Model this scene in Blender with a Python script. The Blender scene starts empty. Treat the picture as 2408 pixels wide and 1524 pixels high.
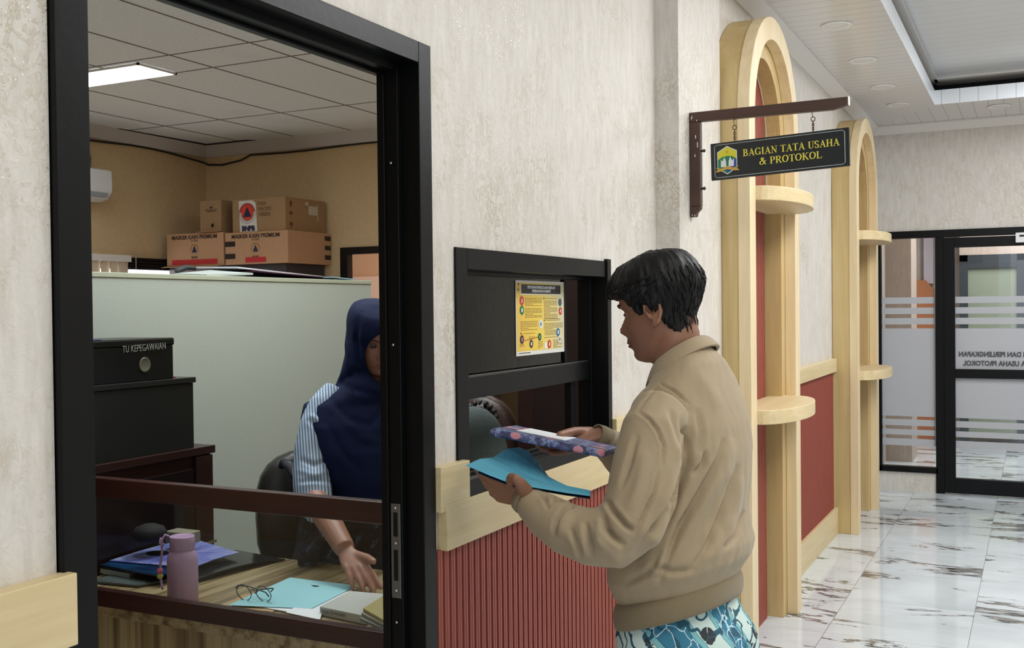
import bpy, bmesh, math, random
from mathutils import Vector, Matrix, noise
from math import sin, cos, pi, radians
S = bpy.context.scene
C = S.collection
random.seed(7)
# ---------------------------------------------------------------- camera, light, exposure
HC = 1.50
FPX = 2482.1
def basis():
    ya, pi_, ro = radians(26.436), radians(-0.8633), radians(-0.6307)
    f = Vector((cos(ya)*cos(pi_), sin(ya)*cos(pi_), sin(pi_)))
    r = Vector((sin(ya), -cos(ya), 0)); u = r.cross(f)
    return cos(ro)*r+sin(ro)*u, -sin(ro)*r+cos(ro)*u, f
CR, CU, CF = basis()
cam = bpy.data.cameras.new('camera'); co = bpy.data.objects.new('camera', cam); C.objects.link(co)
cam.sensor_width = 36; cam.lens = FPX/2408*36; cam.clip_start = .05
co.matrix_world = Matrix(((CR.x, CU.x, -CF.x, 0), (CR.y, CU.y, -CF.y, 0), (CR.z, CU.z, -CF.z, HC), (0, 0, 0, 1)))
S.camera = co
S.view_settings.view_transform = 'Standard'; S.view_settings.look = 'None'
S.view_settings.exposure = 0.29; S.view_settings.gamma = 1; S.view_settings.use_curve_mapping = False
try:
    S.cycles.use_denoising = True
    S.cycles.max_bounces = 8; S.cycles.transparent_max_bounces = 16
    S.cycles.caustics_reflective = False; S.cycles.caustics_refractive = False
except Exception: pass
w = bpy.data.worlds.new('world'); S.world = w; w.use_nodes = True
w.node_tree.nodes['Background'].inputs[0].default_value = (.75, .87, 1, 1)
w.node_tree.nodes['Background'].inputs[1].default_value = 1.0
def area(name, loc, size, power, col=(1, 1, 1), rot=(0, 0, 0)):
    l = bpy.data.lights.new(name, 'AREA'); l.shape = 'RECTANGLE'; l.size, l.size_y = size
    l.energy = power; l.color = col
    o = bpy.data.objects.new(name, l); C.objects.link(o); o.location = loc; o.rotation_euler = rot
    return o
WARM = (1, .975, .87); COOL = (.88, .95, 1)
# hall: added area lights below the raised tray and behind the camera, sources unseen
area('hall_fill_light', (1.2, -.6, 3.09), (1.6, 1.2), 30, WARM)
area('hall_fill_light', (4.2, -.6, 3.09), (1.6, 1.2), 64, (.99, 1, .995))
area('hall_fill_light', (7.0, -.6, 3.09), (1.4, 1.2), 44, (.95, .985, 1))
area('rear_fill_light', (-2.3, -.6, 1.6), (2.0, 2.6), 15, (.95, .97, 1), (radians(90), 0, radians(-90)))
area('lobby_light', (10.8, -.2, 2.8), (1.6, 1.2), 75, (.97, .97, 1))
area('side_room_light', (7.7, 4.6, 2.6), (.8, .8), 16, (1, .82, .68))

# ---------------------------------------------------------------- materials
def new_mat(name):
    m = bpy.data.materials.new(name); m.use_nodes = True
    n = m.node_tree.nodes; return m, n, m.node_tree.links, n['Principled BSDF']
def mat(name, col, rough=.6, metal=0, spec=.5, bump=0, bscale=40, var=0, coat=0, stretch=(1, 1, 1), sheen=0):
    m, n, l, b = new_mat(name)
    b.inputs['Base Color'].default_value = (*col, 1); b.inputs['Roughness'].default_value = rough
    b.inputs['Metallic'].default_value = metal; b.inputs['Specular IOR Level'].default_value = spec
    b.inputs['Coat Weight'].default_value = coat; b.inputs['Sheen Weight'].default_value = sheen
    if bump or var:
        tc = n.new('ShaderNodeTexCoord'); mp = n.new('ShaderNodeMapping'); mp.inputs['Scale'].default_value = stretch
        l.new(tc.outputs['Object'], mp.inputs[0])
        t = n.new('ShaderNodeTexNoise'); t.inputs['Scale'].default_value = bscale; t.inputs['Detail'].default_value = 4
        l.new(mp.outputs[0], t.inputs[0])
        if bump:
            bp = n.new('ShaderNodeBump'); bp.inputs['Strength'].default_value = bump; bp.inputs['Distance'].default_value = .01
            l.new(t.outputs[0], bp.inputs['Height']); l.new(bp.outputs[0], b.inputs['Normal'])
        if var:
            r = ramp(n, [(.3, tuple(c*(1-var) for c in col)), (.7, tuple(min(1, c*(1+var)) for c in col))])
            l.new(t.outputs[0], r.inputs[0]); l.new(r.outputs[0], b.inputs['Base Color'])
    return m
def ramp(n, stops, interp='LINEAR'):
    r = n.new('ShaderNodeValToRGB'); r.color_ramp.interpolation = interp
    e = r.color_ramp.elements
    while len(e) < len(stops): e.new(.5)
    for i, (p, c) in enumerate(stops):
        e[i].position = p; e[i].color = (*c, 1) if len(c) == 3 else c
    return r
def srgb(r, g, b):
    f = lambda v: (v/255/12.92) if v/255 <= .04045 else ((v/255+.055)/1.055)**2.4
    return (f(r), f(g), f(b))
def noise_n(n, l, vec, scale, detail=4, rough=.55, dist=0, stretch=None):
    if stretch:
        mp = n.new('ShaderNodeMapping'); mp.inputs['Scale'].default_value = stretch; l.new(vec, mp.inputs[0]); vec = mp.outputs[0]
    t = n.new('ShaderNodeTexNoise'); t.inputs['Scale'].default_value = scale; t.inputs['Detail'].default_value = detail
    t.inputs['Roughness'].default_value = rough; t.inputs['Distortion'].default_value = dist; l.new(vec, t.inputs[0]); return t.outputs[0]
def mth(n, l, op, a, b=None):
    m = n.new('ShaderNodeMath'); m.operation = op
    for i, v in enumerate((a, b)):
        if v is None: continue
        if isinstance(v, (int, float)): m.inputs[i].default_value = v
        else: l.new(v, m.inputs[i])
    return m.outputs[0]
def mixc(n, l, fac, a, b, bt='MIX'):
    m = n.new('ShaderNodeMix'); m.data_type = 'RGBA'; m.blend_type = bt
    if isinstance(fac, (int, float)): m.inputs[0].default_value = fac
    else: l.new(fac, m.inputs[0])
    for i, v in ((6, a), (7, b)):
        if isinstance(v, tuple): m.inputs[i].default_value = (*v, 1)
        else: l.new(v, m.inputs[i])
    return m.outputs[2]
def objcoord(n): return n.new('ShaderNodeTexCoord').outputs['Object']
def sep(n, l, v):
    s = n.new('ShaderNodeSeparateXYZ'); l.new(v, s.inputs[0]); return s.outputs

def wallpaper(name, base=srgb(220, 215, 209), motif=srgb(172, 158, 132), shade=srgb(202, 195, 186)):
    m, n, l, b = new_mat(name); v = objcoord(n)
    big = noise_n(n, l, v, 2.2, 3, .6, 0, (1, 1, .8))
    fine = noise_n(n, l, v, 46, 3, .65, 1.6, (1, 1, .75))
    streak = noise_n(n, l, v, 42, 4, .62, .5, (1, 1, .22))
    pz = noise_n(n, l, v, 90, 2, .5)
    mask = ramp(n, [(.52, (0, 0, 0)), (.70, (1, 1, 1))]); l.new(big, mask.inputs[0])
    spots = ramp(n, [(.50, (0, 0, 0)), (.545, (1, 1, 1)), (.60, (.35, .35, .35))]); l.new(fine, spots.inputs[0])
    mid = noise_n(n, l, v, 9, 3, .6, .8, (1, 1, .7))
    mr = ramp(n, [(.50, (0, 0, 0)), (.62, (1, 1, 1))]); l.new(mid, mr.inputs[0])
    mm = mth(n, l, 'MULTIPLY', mth(n, l, 'MAXIMUM', mth(n, l, 'MULTIPLY', mr.outputs[0], .55), mask.outputs[0]), spots.outputs[0])
    sr = ramp(n, [(.25, shade), (.70, base)]); l.new(streak, sr.inputs[0])
    c = mixc(n, l, mth(n, l, 'MULTIPLY', mm, .9), sr.outputs[0], motif)
    l.new(c, b.inputs['Base Color'])
    # gilt flecks in the paper
    vo = n.new('ShaderNodeTexVoronoi'); vo.inputs['Scale'].default_value = 130; l.new(v, vo.inputs[0])
    fl = mth(n, l, 'MULTIPLY', mth(n, l, 'LESS_THAN', vo.outputs['Distance'], .16), mth(n, l, 'GREATER_THAN', big, .55))
    rr = mth(n, l, 'SUBTRACT', .52, mth(n, l, 'MULTIPLY', mth(n, l, 'ADD', mm, fl), .16))
    l.new(rr, b.inputs['Roughness']); l.new(mth(n, l, 'MULTIPLY', fl, .8), b.inputs['Metallic'])
    h = mth(n, l, 'ADD', mth(n, l, 'MULTIPLY', streak, .5), mth(n, l, 'ADD', mth(n, l, 'MULTIPLY', fine, .9), mth(n, l, 'MULTIPLY', pz, .35)))
    bp = n.new('ShaderNodeBump'); bp.inputs['Strength'].default_value = .38; bp.inputs['Distance'].default_value = .006
    l.new(h, bp.inputs['Height']); l.new(bp.outputs[0], b.inputs['Normal'])
    return m
def wood(name, c1, c2, axis='Z', scale=14, rough=.45, strength=1.0, coat=0):
    st = {'Z': (1, 1, .06), 'X': (.06, 1, 1), 'Y': (1, .06, 1)}[axis]
    m, n, l, b = new_mat(name); v = objcoord(n)
    g = noise_n(n, l, v, scale, 6, .6, .6, st)
    g2 = noise_n(n, l, v, scale*7, 2, .5, 0, st)
    f = mth(n, l, 'ADD', mth(n, l, 'MULTIPLY', g, .75), mth(n, l, 'MULTIPLY', g2, .25))
    r = ramp(n, [(.5-.2*strength, c1), (.5+.14*strength, c2)]); l.new(f, r.inputs[0])
    l.new(r.outputs[0], b.inputs['Base Color']); b.inputs['Roughness'].default_value = rough; b.inputs['Coat Weight'].default_value = coat
    bp = n.new('ShaderNodeBump'); bp.inputs['Strength'].default_value = .06; l.new(f, bp.inputs['Height']); l.new(bp.outputs[0], b.inputs['Normal'])
    return m
def glass(name, tint=(1, 1, 1), refl=.06, dark=0.0, rough=0.0):
    m, n, l, b = new_mat(name); n.remove(b); out = n['Material Output']
    t = n.new('ShaderNodeBsdfTransparent'); t.inputs[0].default_value = (*[c*(1-dark) for c in tint], 1)
    g = n.new('ShaderNodeBsdfGlossy'); g.inputs['Roughness'].default_value = rough
    lw = n.new('ShaderNodeLayerWeight'); lw.inputs[0].default_value = .5
    mx = n.new('ShaderNodeMixShader'); l.new(mth(n, l, 'ADD', mth(n, l, 'MULTIPLY', lw.outputs['Facing'], 0) if False else mth(n, l, 'MULTIPLY', mth(n, l, 'POWER', lw.outputs['Facing'], 4.0), .8), refl), mx.inputs[0])
    l.new(t.outputs[0], mx.inputs[1]); l.new(g.outputs[0], mx.inputs[2]); l.new(mx.outputs[0], out.inputs[0])
    return m
def emit(name, col, s):
    m, n, l, b = new_mat(name); b.inputs['Base Color'].default_value = (*col, 1)
    b.inputs['Emission Color'].default_value = (*col, 1); b.inputs['Emission Strength'].default_value = s; return m
def marble(name):
    m, n, l, b = new_mat(name); v = objcoord(n); X = sep(n, l, v)
    cy = mth(n, l, 'FLOOR', mth(n, l, 'DIVIDE', mth(n, l, 'SUBTRACT', X[1], .272), .6))
    px = mth(n, l, 'DIVIDE', mth(n, l, 'SUBTRACT', X[0], 4.93), .63)
    cx = mth(n, l, 'FLOOR', px)
    cmb = n.new('ShaderNodeCombineXYZ'); l.new(mth(n, l, 'MULTIPLY', cx, 3.37), cmb.inputs[0]); l.new(mth(n, l, 'MULTIPLY', cy, 7.71), cmb.inputs[1])
    ad = n.new('ShaderNodeVectorMath'); ad.operation = 'ADD'; l.new(v, ad.inputs[0]); l.new(cmb.outputs[0], ad.inputs[1])
    # long ragged grey veins lying across each tile
    sk = n.new('ShaderNodeMapping'); sk.inputs['Rotation'].default_value = (0, 0, .30); sk.inputs['Scale'].default_value = (2.3, .75, 1); l.new(ad.outputs[0], sk.inputs[0])
    t = noise_n(n, l, sk.outputs[0], 1.3, 8, .62, 1.1)
    ridge = mth(n, l, 'ABSOLUTE', mth(n, l, 'SUBTRACT', t, .5))
    tm = noise_n(n, l, sk.outputs[0], 1.15, 3, .5, .5)
    wid = ramp(n, [(.50, (0, 0, 0)), (.70, (.075, .075, .075))]); l.new(tm, wid.inputs[0])
    vein = mth(n, l, 'LESS_THAN', ridge, wid.outputs[0])
    soft = ramp(n, [(0, (1, 1, 1)), (.045, (.5, .5, .5)), (.16, (0, 0, 0))]); l.new(ridge, soft.inputs[0])
    gray = noise_n(n, l, sk.outputs[0], 14, 6, .7)
    gr = ramp(n, [(.35, srgb(40, 40, 40)), (.5, srgb(120, 119, 116)), (.68, srgb(205, 203, 198))]); l.new(gray, gr.inputs[0])
    cloud = noise_n(n, l, ad.outputs[0], 2.2, 3)
    base = ramp(n, [(.3, srgb(200, 209, 214)), (.7, srgb(220, 228, 232))]); l.new(cloud, base.inputs[0])
    c = mixc(n, l, mth(n, l, 'MULTIPLY', mth(n, l, 'MULTIPLY', soft.outputs[0], .35), tm), base.outputs[0], srgb(150, 148, 145))
    c = mixc(n, l, vein, c, gr.outputs[0])
    fx = mth(n, l, 'FRACT', px); fy = mth(n, l, 'FRACT', mth(n, l, 'DIVIDE', mth(n, l, 'SUBTRACT', X[1], .272), .6))
    gt = mth(n, l, 'MAXIMUM', mth(n, l, 'LESS_THAN', fx, .0035), mth(n, l, 'LESS_THAN', fy, .0055))
    c = mixc(n, l, mth(n, l, 'MULTIPLY', gt, .8), c, srgb(125, 126, 128))
    l.new(c, b.inputs['Base Color']); b.inputs['Roughness'].default_value = .07; b.inputs['Specular IOR Level'].default_value = .6
    return m
def planks(name, axis, pitch, col, rough=.22, line=.10, dk=.62):
    m, n, l, b = new_mat(name); v = objcoord(n); X = sep(n, l, v)
    f = mth(n, l, 'FRACT', mth(n, l, 'DIVIDE', X[axis], pitch))
    g = mth(n, l, 'LESS_THAN', f, line)
    c = mixc(n, l, g, col, tuple(x*dk for x in col)); l.new(c, b.inputs['Base Color'])
    b.inputs['Roughness'].default_value = rough
    bp = n.new('ShaderNodeBump'); bp.inputs['Strength'].default_value = .35; bp.inputs['Distance'].default_value = .004; bp.invert = True
    l.new(g, bp.inputs['Height']); l.new(bp.outputs[0], b.inputs['Normal'])
    return m
M = {}
M['paper'] = wallpaper('wallpaper_cream')
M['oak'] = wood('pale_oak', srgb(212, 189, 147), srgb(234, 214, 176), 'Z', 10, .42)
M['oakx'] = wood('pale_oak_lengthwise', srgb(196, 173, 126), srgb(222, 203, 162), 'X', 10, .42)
M['slat'] = mat('brick_red_slat', srgb(158, 82, 68), .5, bump=.1, bscale=80, var=.10, stretch=(1, 1, .1))
M['slatback'] = mat('dark_red_groove', srgb(74, 22, 18), .7)
M['black'] = mat('black_aluminium', srgb(9, 10, 12), .36, spec=.18, bump=.03, bscale=60)
M['blackin'] = mat('black_aluminium_track', srgb(8, 8, 9), .45, spec=.3)
M['floor'] = marble('white_marble_tile')
M['plankY'] = planks('white_panel_ceiling', 0, .10, srgb(218, 215, 213), line=.05)
M['plankX'] = planks('white_panel_ceiling_end', 1, .10, srgb(218, 215, 213), line=.05)
M['plankT'] = planks('white_panel_ceiling_tray', 0, .13, srgb(212, 213, 214), line=.04, dk=.75)
M['white'] = mat('white_paint', srgb(226, 222, 218), .35)
M['fascia'] = planks('white_fascia', 1, .12, srgb(240, 244, 250), .3, .04)
M['fasciax'] = planks('white_fascia_lengthwise', 0, .12, srgb(240, 244, 250), .3, .04)
M['glass'] = glass('clear_glass', (.97, .985, .98), .03)
M['kglass'] = glass('smoked_glass', (.88, .95, .84), .015, .66)
M['peach'] = mat('beige_office_wall', srgb(206, 180, 140), .8, bump=.1, bscale=30, var=.05)
M['crown'] = mat('grey_white_cornice', srgb(196, 190, 188), .6)
M['mint'] = mat('pale_green_partition', srgb(190, 200, 194), .62, bump=.06, bscale=120, var=.015)
M['desk'] = None
M['mahog'] = wood('dark_mahogany', srgb(38, 16, 14), srgb(66, 32, 27), 'Y', 16, .35)
M['ebony'] = mat('black_laminate', srgb(36, 39, 38), .35, bump=.04, bscale=30, stretch=(1, 1, .1))
M['choc'] = wood('dark_brown_laminate', srgb(34, 20, 18), srgb(54, 32, 28), 'X', 10, .35)
M['alu'] = mat('brushed_steel', srgb(120, 122, 124), .35, metal=.9)
M['screw'] = mat('bright_steel_screw', srgb(215, 215, 215), .3, metal=.8)
def tile_mat():
    m, n, l, b = new_mat('office_ceiling_board')
    v = objcoord(n); t = noise_n(n, l, v, 60, 3); r = ramp(n, [(.3, srgb(216, 220, 222)), (.7, srgb(230, 232, 234))]); l.new(t, r.inputs[0])
    c = r.outputs[0]
    d = noise_n(n, l, v, 1.1, 3)
    dr = ramp(n, [(.58, (0, 0, 0)), (.8, (1, 1, 1))]); l.new(d, dr.inputs[0])
    c = mixc(n, l, mth(n, l, 'MULTIPLY', dr.outputs[0], .25), c, srgb(150, 140, 132))
    l.new(c, b.inputs['Base Color']); b.inputs['Roughness'].default_value = .85; return m
M['ctile'] = tile_mat()
def desk_mat(name, axis):
    m, n, l, b = new_mat(name); v = objcoord(n)
    st = (1, .05, 1) if axis == 'Y' else (1, 1, .02)
    if axis == 'X': st = (.05, 1, 1)
    t = noise_n(n, l, v, 26, 4, .65, .2, st)
    r = ramp(n, [(.30, srgb(84, 70, 50)), (.42, srgb(128, 110, 80)), (.5, srgb(160, 142, 106)), (.62, srgb(176, 160, 124)), (.74, srgb(118, 100, 72))])
    l.new(t, r.inputs[0]); l.new(r.outputs[0], b.inputs['Base Color']); b.inputs['Roughness'].default_value = .3; return m
M['desktop'] = desk_mat('zebrano_desktop', 'X')
M['deskside'] = desk_mat('zebrano_side', 'Z')
# ---------------------------------------------------------------- mesh helpers
class MB:
    def __init__(s): s.b = bmesh.new()
    def box(s, x0, x1, y0, y1, z0, z1, mi=0):
        vs = [s.b.verts.new((x, y, z)) for x in (x0, x1) for y in (y0, y1) for z in (z0, z1)]
        for f in ((0, 1, 3, 2), (4, 6, 7, 5), (0, 4, 5, 1), (2, 3, 7, 6), (0, 2, 6, 4), (1, 5, 7, 3)):
            s.b.faces.new([vs[i] for i in f]).material_index = mi
        return vs
    def prism(s, pts, d, mi=0):
        """pts: 3D outline; extruded by vector d"""
        d = Vector(d); a = [s.b.verts.new(p) for p in pts]; c = [s.b.verts.new(Vector(p)+d) for p in pts]
        s.b.faces.new(a).material_index = mi; s.b.faces.new(c[::-1]).material_index = mi
        for i in range(len(a)):
            j = (i+1) % len(a); s.b.faces.new((a[j], a[i], c[i], c[j])).material_index = mi
    def loft(s, rings, close=True, cap=True, mi=0):
        R = [[s.b.verts.new(p) for p in r] for r in rings]; k = len(R[0])
        for a, c in zip(R, R[1:]):
            for i in range(k if close else k-1):
                j = (i+1) % k; s.b.faces.new((a[i], a[j], c[j], c[i])).material_index = mi
        if cap and close:
            s.b.faces.new(R[0][::-1]).material_index = mi; s.b.faces.new(R[-1]).material_index = mi
        return R
    def tube(s, pts, rad, k=10, cap=True, flat=None, up=(0, 0, 1), closed=False, mi=0):
        pts = [Vector(p) for p in pts]; N = len(pts)
        if not isinstance(rad, (list, tuple)): rad = [rad]*N
        rings = []; pa = None
        for i, p in enumerate(pts):
            if closed: t = pts[(i+1) % N]-pts[i-1]
            else: t = pts[min(i+1, N-1)]-pts[max(i-1, 0)]
            t.normalize()
            if pa is None:
                a = t.cross(Vector(up));
                if a.length < .1: a = t.cross(Vector((1, 0, 0)))
                a.normalize()
            else: a = (pa-t*pa.dot(t)).normalized()
            pa = a; c = t.cross(a)
            fl = flat or (1, 1)
            rings.append([p+(a*cos(2*pi*q/k)*fl[0]+c*sin(2*pi*q/k)*fl[1])*rad[i] for q in range(k)])
        if closed: rings.append(rings[0])
        return s.loft(rings, True, cap and not closed, mi)
    def lathe(s, prof, c=(0, 0, 0), k=28, axis='Z', mi=0):
        rings = []
        for r, h in prof:
            ring = []
            for q in range(k):
                a = 2*pi*q/k; x, y = r*cos(a), r*sin(a)
                p = {'Z': (x, y, h), 'X': (h, x, y), 'Y': (y, h, x)}[axis]
                ring.append((p[0]+c[0], p[1]+c[1], p[2]+c[2]))
            rings.append(ring)
        return s.loft(rings, True, True, mi)
    def poly(s, pts, mi=0):
        s.b.faces.new([s.b.verts.new(p) for p in pts]).material_index = mi
    def build(s, name, m, parent=None, smooth=False, bevel=0, seg=2, sub=0, loc=None, merge=0):
        if merge: bmesh.ops.remove_doubles(s.b, verts=s.b.verts, dist=merge)
        bmesh.ops.recalc_face_normals(s.b, faces=s.b.faces)
        me = bpy.data.meshes.new(name); s.b.to_mesh(me); s.b.free()
        for x in (m if isinstance(m, (list, tuple)) else [m]): me.materials.append(x)
        o = bpy.data.objects.new(name, me); C.objects.link(o)
        if smooth:
            for p in me.polygons: p.use_smooth = True
        if bevel:
            bv = o.modifiers.new('bevel', 'BEVEL'); bv.width = bevel; bv.segments = seg; bv.limit_method = 'ANGLE'; bv.angle_limit = radians(40)
        if sub:
            sd = o.modifiers.new('sub', 'SUBSURF'); sd.levels = sub; sd.render_levels = sub
        if loc: o.location = loc
        if parent: o.parent = parent; 
        return o
def child(o, parent):
    """hang a world-built mesh under its thing without moving it"""
    o.parent = parent; o.matrix_parent_inverse = parent.matrix_world.inverted() if False else Matrix.Translation(-parent.location); return o
def thing(name, label, cat, loc=(0, 0, 0), group=None):
    o = bpy.data.objects.new(name, None); C.objects.link(o); o.location = loc; o.empty_display_size = .1
    return tag(o, label, cat, group)
def tag(o, label=None, cat=None, group=None, kind=None):
    if label: o['label'] = label
    if cat: o['category'] = cat
    if group: o['group'] = group
    if kind: o['kind'] = kind
    return o
def struct(o): o['kind'] = 'structure'; return o
def box(name, m, x0, x1, y0, y1, z0, z1, parent=None, bevel=0):
    b = MB(); b.box(x0, x1, y0, y1, z0, z1); o = b.build(name, m, None, bevel=bevel)
    if parent: child(o, parent)
    return o
def text(body, size, o, xd, up, m, name, parent=None, ex=.0004, align='CENTER', bold=0, sx=1):
    cu = bpy.data.curves.new(name, 'FONT'); cu.body = body; cu.size = size; cu.align_x = align; cu.align_y = 'CENTER'
    cu.extrude = ex; cu.offset = bold; cu.space_line = .95; cu.resolution_u = 3
    t = bpy.data.objects.new(name, cu); C.objects.link(t)
    dg = bpy.context.evaluated_depsgraph_get(); me = bpy.data.meshes.new_from_object(t.evaluated_get(dg))
    bpy.data.objects.remove(t); bpy.data.curves.remove(cu)
    xd = Vector(xd).normalized(); up = Vector(up).normalized(); z = xd.cross(up)
    mw = Matrix(((xd.x*sx, up.x, z.x, o[0]), (xd.y*sx, up.y, z.y, o[1]), (xd.z*sx, up.z, z.z, o[2]), (0, 0, 0, 1)))
    me.transform(mw); me.materials.clear(); me.materials.append(m)
    ob = bpy.data.objects.new(name, me); C.objects.link(ob)
    if parent: child(ob, parent)
    return ob
"""PX"""
def ray(x, y): return CF+(x-1204)/FPX*CR-(y-762)/FPX*CU
def on(ax, v, x, y):
    d = ray(x, y); o = Vector((0, 0, HC)); i = 'xyz'.index(ax); return o+d*((v-o[i])/d[i])
# ================================================================ SETTING
WY, WI = 1.25, 1.337        # hall face and office face of the kiosk wall
CH = 2.92
X0 = -2.6; XE = 8.95
b = MB()
for (x0, x1, z0, z1) in ((X0, 1.05, 0, 3.3), (1.05, 2.09, 2.10, 3.3), (2.09, 2.205, 0, 3.3), (2.205, 3.22, 0, 1.03), (2.205, 3.22, 1.648, 3.3), (3.22, 3.71, 0, 3.3)):
    b.box(x0, x1, WY, WI-.004, z0, z1)
struct(b.build('wall_left', M['paper']))
b = MB(); b.box(3.71, 4.27, 1.16, 1.331, 0, 3.3); struct(b.build('trim_1', M['paper']))
b = MB(); b.box(4.27, XE+.1, 1.20, 1.331, 0, 3.3); struct(b.build('wall_left_far', M['paper']))
# end wall of the hall with the glazed opening
b = MB(); b.box(XE, XE+.12, -2.4, 1.20, 2.075, 3.3); b.box(XE, XE+.12, .715, 1.20, 0, .155); b.box(XE, XE+.12, -2.4, -.45, 0, 2.075)
struct(b.build('wall_back', M['paper']))
struct(box('wall_right', M['paper'], X0, XE+.12, -2.52, -2.4, 0, 3.3))
b = MB(); b.box(X0-.12, X0, -2.52, -1.7, 0, 3.3); b.box(X0-.12, X0, .6, 1.337, 0, 3.3); b.box(X0-.12, X0, -1.7, .6, 2.9, 3.3)
struct(b.build('wall_front', M['paper']))
struct(box('floor', M['floor'], X0-.12, 13.2, -2.52, 1.29, -.05, 0))
# hall ceiling: low border, lit fascia, raised tray
TY0, TY1, TX0, TX1 = -1.85, .65, -1.6, 8.12
b = MB(); b.box(X0, TX1, TY1, 1.25, CH, CH+.03); b.box(X0, TX1, -2.4, TY0, CH, CH+.03); b.box(X0, TX0, TY0, TY1, CH, CH+.03)
b.prism([(TX1, TY1, CH), (XE, 1.2, CH), (TX1, 1.2, CH)], (0, 0, .03)); struct(b.build('ceiling', M['plankY']))
b = MB(); b.prism([(TX1, TY1, CH+.001), (TX1, -2.4, CH+.001), (XE, -2.4, CH+.001), (XE, 1.2, CH+.001)], (0, 0, .03)); struct(b.build('ceiling_end', M['plankX']))
b = MB(); b.box(TX0, TX1, TY1-.004, TY1-.0005, CH-.002, CH+.10); b.box(TX0, TX1, TY0+.0005, TY0+.004, CH-.002, CH+.10); struct(b.build('trim_2', M['fasciax']))
b = MB(); b.box(TX1-.004, TX1-.0005, TY0, TY1, CH-.002, CH+.10); b.box(TX0+.0005, TX0+.004, TY0, TY1, CH-.002, CH+.10); struct(b.build('trim_3', M['fascia']))
struct(box('ceiling_tray', M['plankT'], TX0-.4, TX1+.4, TY0-.4, TY1+.4, 3.10, 3.16))
b = MB()
for (x0, x1, y0, y1) in ((TX0-.4, TX1+.4, TY1+.22, TY1+.26), (TX0-.4, TX1+.4, TY0-.26, TY0-.22), (TX1+.22, TX1+.26, TY0-.3, TY1+.3), (TX0-.26, TX0-.22, TY0-.3, TY1+.3)):
    b.box(x0, x1, y0, y1, CH+.03, 3.11)
struct(b.build('trim_cove_shade', M['black']))  # cove walls coloured black to stand for the unlit recess above the fascia
b = MB()
for (x0, x1, y0, y1) in ((TX0-.1, TX1+.1, TY1-.02, TY1+.22), (TX1-.03, TX1+.22, TY0, TY1)):
    b.box(x0, x1, y0, y1, 3.092, 3.10)
struct(b.build('trim_5', M['white']))
# cornice along the hall walls
b = MB()
def cor(x0, x1, y, s=-1, z=CH): b.prism([(x0, y, z), (x0, y, z-.065), (x0, y+s*.012, z-.065), (x0, y+s*.075, z-.012), (x0, y+s*.075, z)], (x1-x0, 0, 0))
cor(X0, 3.71, 1.25); cor(3.71, 4.27, 1.16); cor(4.27, XE, 1.20)
b.prism([(XE, -2.4, CH), (XE, -2.4, CH-.065), (XE-.012, -2.4, CH-.065), (XE-.075, -2.4, CH-.012), (XE-.075, -2.4, CH)], (0, 3.6, 0))
b.box(3.70, 3.71, 1.16-.075, 1.25, CH-.065, CH)
struct(b.build('trim_6', M['white']))
# downlights
lamp = mat('downlight_lens', srgb(225, 222, 218), .3); ring = mat('downlight_ring', srgb(235, 232, 228), .3)
dls = [((3.60, .90), 'outside the frame edge nearest the kiosk'), ((4.40, .90), ''), ((5.56, .905), ''), ((6.43, .90), ''), ((7.27, .895), ''), ((7.97, .878), ''), ((8.41, .24), '')]
dlab = {(5.56, .905): 'round white recessed ceiling downlight nearest the camera in the row over the arches',
        (6.43, .90): 'round white recessed ceiling downlight, second along the row over the arches',
        (7.27, .895): 'round white recessed ceiling downlight, third along the row, just above the sign arm tip',
        (7.97, .878): 'small round white downlight at the far end of the row, nearest the ceiling corner',
        (8.41, .24): 'round white downlight set in the end border of the ceiling above the glass door'}
for (x, y) in dlab:
    t = thing('ceiling_downlight', dlab[(x, y)], 'ceiling light', (x, y, CH), 'downlights in the hall ceiling')
    b = MB(); b.lathe([(.060, 0), (.078, 0), (.080, -.004), (.076, -.009), (.060, -.010), (.056, -.004)], (x, y, CH)); child(b.build('trim_ring', ring, smooth=True), t)
    b = MB(); b.lathe([(.056, -.003), (.052, -.006), (.02, -.007), (.001, -.007)], (x, y, CH)); child(b.build('lens', lamp, smooth=True), t)
# ---- wainscot: oak rail, red slats, base
def slats(name, x0, x1, yf, z0, z1, pitch=.03, wid=.019, d=.012):
    b = MB(); b.box(x0, x1, yf-.003, yf-.0005, z0, z1, 1); n = int((x1-x0)/pitch)
    for i in range(n+1):
        x = x0+i*pitch
        if x+wid > x1: break
        b.box(x, x+wid, yf-d, yf-.003, z0, z1, 0)
        b.box(x+wid*.47, x+wid*.53, yf-d-.001, yf-d, z0, z1, 0)
    return b.build(name, [M['slat'], M['slatback']])
struct(slats('trim_7', 2.095, 3.705, WY, .1, .94))
struct(slats('trim_8', X0, 1.03, WY, .1, 1.028))
struct(slats('trim_9', 5.24, 7.10, 1.20, .17, 1.06, .022, .014))
b = MB(); b.box(2.091, 2.228, 1.225, WY, 1.03, 1.135); b.box(3.222, 3.71, 1.225, WY, 1.03, 1.135)
b.box(X0, 1.062, 1.222, WY, 1.028, 1.131); b.box(2.112, 3.71, 1.222, WY, .938, 1.045)
b.box(5.20, 7.12, 1.17, 1.20, 1.062, 1.148)
struct(b.build('trim_10', M['oakx'], bevel=.002))
b = MB(); b.box(5.2, 7.12, 1.168, 1.20, 0, .172); b.box(2.1, 3.71, 1.225, WY, 0, .1); b.box(X0, 1.04, 1.225, WY, 0, .1)
struct(b.build('baseboard_left', M['oakx'], bevel=.002))
b = MB(); b.box(3.705, 4.20, 1.14, 1.16, 1.04, 1.135); struct(b.build('trim_11', M['oakx'], bevel=.002))
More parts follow.
